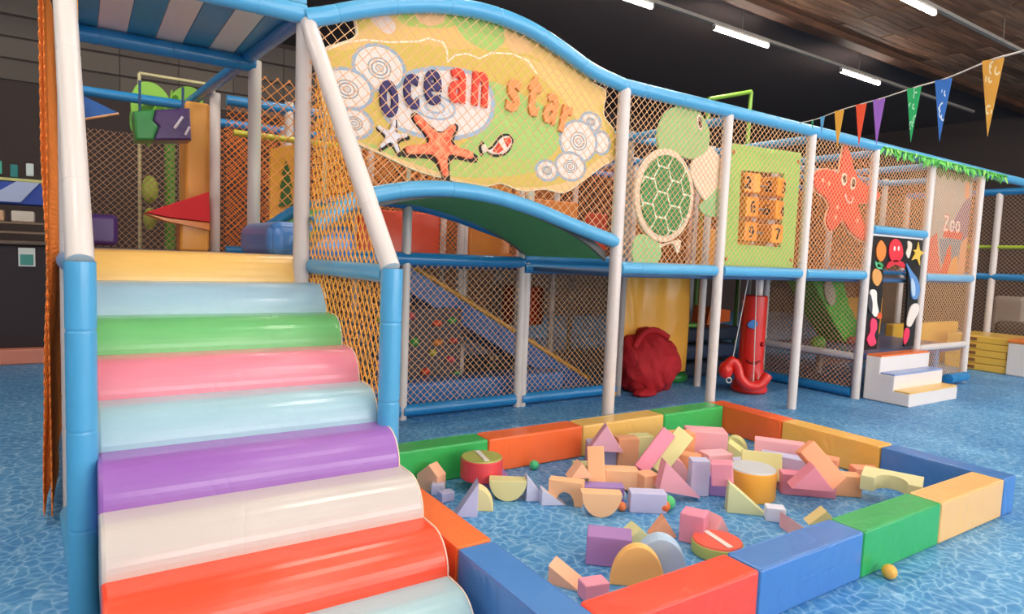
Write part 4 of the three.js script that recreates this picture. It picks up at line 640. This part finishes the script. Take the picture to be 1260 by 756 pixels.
{ // dark cushions and an orange wedge in the open undercroft
  const dark = vinyl(0x2c3748, 0.4);
  [[0.12, 'bottom'], [0.36, 'middle'], [0.6, 'top']].forEach(([y, w], i) => solo('dark_mat', metreUV(rbx(1.25, 0.2, 0.7, 0.05, 7.25 + i * 0.04, y, -6.35)), i === 1 ? vinyl(0x33405a, 0.4) : dark, `${w} dark navy mat of the stack behind the red pole`, 'mat', 'dark mats behind the red pole'));
  solo('orange_wedge', metreUV(ext([[0, 0], [0.5, 0.04], [0.5, 0.2], [0.06, 0.26]], 0.3).translate(7.45, 0.71, -6.35)), vinyl(0xe86a2a, 0.4), 'orange foam wedge on the dark mat stack', 'foam wedge');
  solo('green_mat', metreUV(rbx(0.5, 0.05, 0.5, 0.02, 6.95, 0.73, -6.3)), vinyl(0x7fc255, 0.4), 'thin lime mat on the dark mat stack', 'mat');
  solo('green_cushion', blob(0.34, 0.16, 0.28, () => 0, 16).translate(6.6, 0, -5.95), vinyl(0x2f8a3c, 0.4), 'small green cushion beside the yellow curtain', 'cushion');
  const g = thing('green_slide', 'curved green slide with an oval window in the low tower', 'slide');
  mesh('chute', metreUV(plate([[7.98, 1.46], [8.75, 1.46], [8.95, 1.1], [9.25, 0.8], [9.3, 0.56], [8.95, 0.56], [8.6, 0.85], [8.2, 1.25]], 0.4, 0.02).translate(0, 0, -5.4)), vinyl(0x4fae3e, 0.35), g);
  mesh('oval_window', plate(ellipse(8.42, 1.26, 0.11, 0.2, 28, 0.6), 0.02, 0.005).translate(0, 0, -4.995), plain(0xc8b49a, 0.5), g); mesh('bumper', bar([8.95, 0.6, -4.94], [9.32, 0.6, -4.94], 0.05), vinyl(0xd86a62), g);
  solo('green_ball_cushion', blob(0.2, 0.16, 0.2, () => 0, 12).translate(8.1, 0.54, -4.9), vinyl(0x6fb84a, 0.4), 'round green cushion on the low tower deck', 'cushion');
  solo('amber_pad', metreUV(rbx(1.2, 0.6, 0.12, 0.03, 10.12, 0.86, -5.5)), vinyl(0xe8a33c, 0.4), 'amber wall pad inside the low tower under the banner', 'wall pad');
  // colourful pads seen through the upper nets
  [[4.35, 1.9, 0.7, 0xf08a3c, 'flat orange pad behind the net below the turtle'], [5.0, 1.8, 0.3, 0xd8482e, 'narrow red pad behind the net beside the turtle']].forEach(([x, y, w, c, l]) => solo('upper_pad', metreUV(rbx(w, 0.62, 0.06, 0.02, x, y, -5.85)), vinyl(c, 0.5), l, 'wall pad', 'pads on the upper deck'));
  solo('upper_pad', metreUV(rbx(1.0, 0.5, 0.06, 0.02, 7.3, 1.79, -5.85)), vinyl(0xf0a03c, 0.5), 'amber pad behind the net below the red starfish', 'wall pad', 'pads on the upper deck');
  solo('upper_pad', metreUV(rbx(0.9, 0.45, 0.06, 0.02, 2.75, 1.77, -6.3)), vinyl(0xe04a26, 0.5), 'red pad behind the arched bridge', 'wall pad', 'pads on the upper deck');
  solo('upper_pad', metreUV(rbx(0.5, 0.95, 0.06, 0.02, 3.62, 2.02, -5.95)), vinyl(0xee8e36, 0.5), 'tall orange pad behind the net at the bridge end', 'wall pad', 'pads on the upper deck');
}
{ // white three step block at the doorway
  const o = thing('step_block', 'white padded three step block with orange blue and yellow treads', 'steps');
  const tr = [[0.56, -4.24, -4.06, 0xf07a3c, 'orange top tread'], [0.36, -4.06, -3.885, 0x8fa6d8, 'pale blue middle tread'], [0.175, -3.885, -3.7, 0xf0c878, 'pale yellow bottom tread']];
  mesh('body', metreUV(plate([[4.24, 0.004], [4.24, 0.54], [4.06, 0.54], [4.06, 0.34], [3.885, 0.34], [3.885, 0.155], [3.7, 0.155], [3.7, 0.004]].reverse(), 1.22, 0.012).rotateY(Math.PI / 2).translate(8.06, 0, 0)), vinyl(0xece4e0, 0.4, 0.008), o);
  for (const [y, z0, z1, c, l] of tr) mesh('tread', metreUV(rbx(1.2, 0.022, z1 - z0 - 0.006, 0.008, 8.67, y - 0.01, (z0 + z1) / 2)), vinyl(c, 0.4), o).userData.label = l;
}
{ // entrance platform obstacles
  const px = onPanel(-6.9);
  const w = thing('red_wedge', 'pointed red vinyl wedge with orange underside on the entrance deck', 'soft wedge');
  mesh('wedge', metreUV(plate(px([[178, 262], [254, 237], [255, 274], [205, 268]]), 0.35, 0.008).translate(0, 0, -7.1)), plain(0xe2202a, 0.6), w); mesh('underside', metreUV(plate(px([[178, 263], [205, 269], [255, 275], [255, 284], [200, 272]]), 0.33, 0.004).translate(0, 0, -7.09)), vinyl(0xe88a3c, 0.4), w); mesh('support', metreUV(rbx(0.25, 0.3, 0.3, 0.03, 0.9, 1.65, -6.95)), vinyl(0xe8a03c), w);
  const b = thing('hanging_bag', 'hanging soft block half green half purple above the deck', 'hanging bag');
  mesh('green_half', metreUV(plate(px([[163, 139], [190, 137], [187, 150], [194, 158], [188, 174], [166, 174]]), 0.3, 0.02).translate(0, 0, -7.1)), vinyl(0x2f8f46, 0.35), b); mesh('purple_half', metreUV(plate(px([[190, 137], [232, 135], [234, 174], [188, 174], [194, 158], [187, 150]]), 0.3, 0.02).translate(0, 0, -7.1)), vinyl(0x4a2c6a, 0.3), b);
  for (const l of [[[213, 160], [223, 146]], [[226, 168], [231, 158]]]) mesh('white_stripe', bar(...px(l).map(([x, y]) => [x, y, -6.79]), 0.012, { radial: 6 }), plain(0xe6dcea, 0.5), b);
  for (const u of [172, 225]) { const p = onZ(u, 137, -6.95); mesh('strap', bar([p.x, p.y, -6.95], [p.x, 3.03, -6.95], 0.012, { radial: 6 }), plain(0x2a4a7a, 0.6), b); }
  solo('amber_divider', metreUV(rbx(0.22, 1.45, 0.5, 0.03, 0.98, 2.24, -7.45)), vinyl(0xeaa646, 0.45), 'tall amber padded divider beside the hanging bag', 'divider');
  const t = thing('blue_sail', 'blue triangular shade sail under the rear canopy rail', 'shade sail'); { const q = onPanel(-7.8); mesh('cloth', plate(q([[96, 118], [102, 118], [146, 139], [98, 148]]), 0.012, 0.002).translate(0, 0, -7.8), plain(0x1f5fae, 0.6), t); mesh('hem', bar(...q([[98, 148], [146, 140]]).map(([x, y]) => [x, y, -7.79]), 0.012, { radial: 6 }), plain(0xd8a878, 0.6), t); }
  const pm = thing('palm_tree', 'decorative green palm with patterned trunk behind the entrance', 'palm tree', [0.93, 0, -9.1]);
  mesh('trunk', bar([0, 0, 0], [0, 2.9, 0], 0.06, { seam: 0.09, depth: 0.25 }), plain(0x5f9a3c, 0.6), pm);
  for (let i = 0; i < 9; i++) { const a = i / 9 * Math.PI * 2, l = mesh('frond', plate(smooth([[0, 0.07], [0.16, 0.22], [0.34, 0.2], [0.44, 0.02], [0.42, -0.2], [0.33, -0.08], [0.2, 0], [0.05, -0.07]], 40), 0.02, 0.005), plain([0x7ab83a, 0x5ea23a, 0x8fca50][i % 3], 0.6), pm); l.position.set(0, 2.95 + (i % 3) * 0.14, 0); l.rotation.y = a; }
  for (const [y, s] of [[2.55, 1], [2.2, 0.8]]) mesh('leaf_pod', new THREE.SphereGeometry(0.13 * s, 14, 10).scale(0.7, 1.3, 0.7).translate(-0.22, y - 0.35, 0.05), plain(0xa8b84a, 0.6), pm);
  const yp = thing('tree_window_panel', 'amber panel with a green fir tree cut-out beside the stairs', 'wall panel'); { const q = onPanel(-6.4); mesh('board', metreUV(plate(q([[333, 183], [366, 177], [366, 276], [332, 276]]), 0.04, 0.006).translate(0, 0, -6.45)), vinyl(0xefab3a, 0.45), yp); mesh('fir_tree', plate(q([[352, 198], [358, 214], [356, 216], [360, 232], [357, 233], [361, 254], [343, 254], [347, 233], [344, 232], [349, 216], [347, 214]]), 0.02, 0.003).translate(0, 0, -6.412), plain(0x3f6a32, 0.6), yp); }
  solo('red_bolster', blob(0.5, 0.3, 0.4, () => 0, 20).translate(1.75, 1.54, -6.2), vinyl(0xe2402a, 0.35), 'red bolster behind the blue cushion on the deck', 'bolster');
  const pu = onZ(124, 262, -8.1); solo('purple_cushion', metreUV(rbx(0.3, 0.32, 0.25, 0.05, pu.x, 1.68, -8.1)), vinyl(0x5a3c96, 0.4), 'purple cushion in front of the rear net', 'cushion');
  const fr = thing('green_pole_frame', 'lime green pole frame rising above the blue top tube', 'pole frame'); { const q = onPanel(-7.2), A = q([[872, 122]])[0], B = q([[924, 113]])[0]; mesh('crossbar', bar([A[0], A[1], -7.2], [B[0], B[1], -7.2], 0.035), vinyl(0x7aa83a), fr); for (const [x, y] of [A, B]) mesh('upright', bar([x, 0, -7.2], [x, y, -7.2], 0.035), vinyl(0x7aa83a), fr); }
  const f2 = thing('pale_pole_frame', 'thin pale pole frame around the palm crown', 'pole frame'); for (const x of [0.62, 1.45]) mesh('upright', bar([x, 0, -9.3], [x, 3.6, -9.3], 0.02, { radial: 8 }), plain(0xcfc79a, 0.6), f2); mesh('crossbar', bar([0.62, 3.6, -9.3], [1.45, 3.6, -9.3], 0.02, { radial: 8 }), plain(0xcfc79a, 0.6), f2);
}
// ------------------------------------------------------------------ bunting
{
  const pts = [[1000, 148, 6.7], [1033, 136, 6.0], [1060, 128, 5.5], [1082, 122, 5.0], [1128, 107, 4.2], [1163, 97, 3.7], [1222, 73, 3.0], [1258, 63, 2.65]].map(([u, v, t]) => EYE.clone().addScaledVector(rayOf(u, v), t));
  const A = pts[0], d = pts[7].clone().sub(A), o = thing('bunting', 'string of small colourful pennants hung from the frame over the pit', 'bunting');
  const tie = A.clone().addScaledVector(d, 1.36); mesh('hanging_cord', bar([tie.x, tie.y, tie.z], [tie.x, 5.2, tie.z], 0.004, { radial: 6 }), plain(0xe9ddd2, 0.7), o);
  mesh('string', sweep(new THREE.CatmullRomCurve3([V(6.3, 3.09, -4.22), ...pts, tie], false, 'centripetal'), 0.0045, { radial: 6 }), plain(0xe9ddd2, 0.7), o);
  const print = (bg, fg) => canvasTex(128, 256, (c) => { c.fillStyle = bg; c.fillRect(0, 0, 128, 256); c.strokeStyle = fg; c.lineWidth = 8; for (let i = 0; i < 9; i++) { c.beginPath(); c.arc(rr(20, 108), rr(10, 200), rr(8, 20), rr(0, 3), rr(3, 6)); c.stroke(); } });
  const fl = [[1000, 'teal', plain(0x2f9a6a, 0.7), 0.1], [1012, 'small blue', plain(0x5aa0d0, 0.7), 0.18], [1033, 'yellow', plain(0xe9a93c, 0.7)], [1060, 'orange red', plain(0xf0522c, 0.7)], [1082, 'purple', plain(0x9a62c0, 0.7)], [1125, 'green printed', new THREE.MeshStandardMaterial({ map: print('#1fae62', '#bfe8c8'), roughness: 0.7, side: 2 })], [1161, 'blue printed', new THREE.MeshStandardMaterial({ map: print('#2f6fc0', '#dbe6f4'), roughness: 0.7, side: 2 })], [1222, 'amber printed', new THREE.MeshStandardMaterial({ map: print('#e2a03c', '#f4dca8'), roughness: 0.7, side: 2 })]];
  const curve = new THREE.CatmullRomCurve3(pts, false, 'centripetal').getPoints(400), pxOf = (p) => { const r = p.clone().sub(EYE); return 630 + FOCAL * (r.x * RIGHT[0] + r.y * RIGHT[1] + r.z * RIGHT[2]) / depthOf(p); };
  for (const [u, name, m, hh = 0.35] of fl) {
    const p = curve.reduce((a, b) => (Math.abs(pxOf(b) - u) < Math.abs(pxOf(a) - u) ? b : a));
    const w = hh * 0.24, g = planarUV(plate([[-w / 2, 0], [0, -hh], [w / 2, 0]], 0.003, 0), -w / 2, -hh, w / 2, 0), f = mesh('pennant', g, m, o);
    f.position.copy(p); f.rotation.y = Math.atan2(-d.z, d.x) + 1.0 + rr(-0.12, 0.12); f.rotation.z = 0.02; f.userData.label = name + ' pennant';
  }
}
// ------------------------------------------------------------------ far right: mats, boxes and a netted court
{
  const o = thing('netted_court', 'tall netted enclosure with white posts and dark blue rails behind the yellow mats', 'net enclosure');
  const X = 13.6; for (const z of [-6.6, -5.05, -3.5, -1.9]) post(o, X, z, 0, 3.05, mRail, 0.055);
  for (const y of [3.05, 1.55]) railZ(o, X, -6.6, -1.9, y, mTubeDeep, 0.06); railZ(o, X, -6.6, -1.9, 2.08, vinyl(0xa5c23a), 0.03);
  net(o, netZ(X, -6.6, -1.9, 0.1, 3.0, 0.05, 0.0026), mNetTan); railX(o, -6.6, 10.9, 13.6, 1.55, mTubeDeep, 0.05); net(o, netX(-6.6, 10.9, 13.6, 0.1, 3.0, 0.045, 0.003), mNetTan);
  for (let i = 0; i < 5; i++) { const m = thing('yellow_mat', ['lowest', 'second lowest', 'middle', 'second highest', 'topmost'][i] + ' mat of the yellow stack beside the white box', 'mat', [12.85, i * 0.115, -4.72], 0, 'stacked yellow mats'); mesh('pad', metreUV(rbx(1.0, 0.112, 0.9, 0.02, 0, 0.057, rr(-0.012, 0.012))), vinyl(0xe9bd52, 0.4), m); mesh('strap_handle', rbx(0.012, 0.05, 0.12, 0.004, -0.505, 0.058, -0.05, 1), plain(0x8a5a34, 0.6), m); }
  solo('yellow_wall_pad', metreUV(rbx(2.3, 0.72, 0.14, 0.03, 12.15, 0.36, -5.45)), vinyl(0xe8b344, 0.4), 'long yellow wall pad behind the stacked mats', 'wall pad');
  const b = thing('white_box', 'white padded box with orange lid next to the yellow mats', 'padded box', [12.75, 0, -3.86]); mesh('body', metreUV(rbx(0.9, 0.52, 0.8, 0.025, 0, 0.26, 0)), vinyl(0xe8e2de, 0.4), b); mesh('lid', metreUV(rbx(0.92, 0.06, 0.82, 0.02, 0, 0.55, 0)), vinyl(0xf0873c, 0.4), b); mesh('logo_patch', rbx(0.006, 0.14, 0.2, 0.002, -0.453, 0.36, 0.28, 1), plain(0x8fc25a, 0.5), b);
  const k = thing('ride_on_toy', 'white and grey ride-on toy behind the court net', 'ride-on toy', [14.35, 0, -4.9]); mesh('seat_back', rbx(0.25, 0.7, 0.5, 0.08, 0.05, 0.85, -0.1), plain(0xa89e94, 0.5), k); mesh('body', rbx(0.5, 0.5, 1.1, 0.12, 0, 0.5, 0.3), plain(0x5a524c, 0.5), k); for (const z of [-0.1, 0.75]) mesh('wheel', new THREE.TorusGeometry(0.2, 0.07, 10, 22).rotateY(Math.PI / 2).translate(-0.28, 0.27, z), plain(0x4a4644, 0.6), k);
}
// ------------------------------------------------------------------ far left: service counter
{
  const o = thing('service_counter', 'dark service counter on a salmon plinth at the back of the hall', 'counter');
  mesh('plinth', rbx(4.0, 0.19, 0.8, 0.02, -2.3, 0.095, -10.35), plain(0xd98a76, 0.6), o); mesh('front_panel', rbx(4.0, 1.28, 0.6, 0.015, -2.3, 0.83, -10.4), plain(0x2c2228, 0.6), o); mesh('worktop', rbx(4.05, 0.05, 0.7, 0.015, -2.3, 1.495, -10.4), plain(0x6a5a50, 0.5), o);
  for (const y of [1.62, 1.74]) mesh('shelf', rbx(4.0, 0.03, 0.35, 0.008, -2.3, y, -10.55), plain(0x8a7664, 0.6), o);
  mesh('notice', rbx(0.17, 0.23, 0.012, 0.004, -0.55, 1.32, -10.08, 1), plain(0xdfe6e2, 0.5), o); mesh('notice_print', rbx(0.13, 0.13, 0.006, 0.002, -0.55, 1.29, -10.07, 1), plain(0x4a9a92, 0.5), o);
  for (let i = 0; i < 5; i++) { const t = solo('storage_tub', rbx(0.24, 0.14, 0.2, 0.02, -0.6 - i * 0.31, 1.826, -10.5), plain(i % 2 ? 0xd8b28c : 0xded4c8, 0.6), `${['first', 'second', 'third', 'fourth', 'fifth'][i]} small tub from the stairs on the counter shelf`, 'tub', 'tubs on the counter shelf'); }
  const a = thing('counter_awning', 'blue awning with teal fringe above the service counter', 'awning'); mesh('cloth', plate([[-4.2, 1.98], [-0.3, 1.98], [-0.3, 2.26], [-4.2, 2.2]], 0.5, 0.01).translate(0, 0, -10.9), plain(0x2f4fb0, 0.6), a); mesh('pale_band', plate([[-1.0, 2.0], [-0.62, 2.0], [-0.42, 2.26], [-0.66, 2.26]], 0.02, 0.003).translate(0, 0, -10.4), plain(0xb8c8ec, 0.6), a); mesh('trim', rbx(3.9, 0.04, 0.53, 0.01, -2.25, 2.28, -10.65), plain(0xcfd08a, 0.6), a);
  for (let i = 0; i < 24; i++) mesh('fringe', rbx(0.08, 0.16, 0.03, 0.01, -0.36 - i * 0.16, 2.39 + (i % 2) * 0.03, -10.42, 1), plain([0x4fc0a8, 0xdfeee8, 0x2f8a8a][i % 3], 0.6), a);
  for (const x of [-4.1, -0.35]) mesh('support', bar([x, 1.5, -10.6], [x, 2.3, -10.6], 0.02, { radial: 8 }), plain(0x4a4444, 0.5), a);
}
renderer.render(scene, camera);
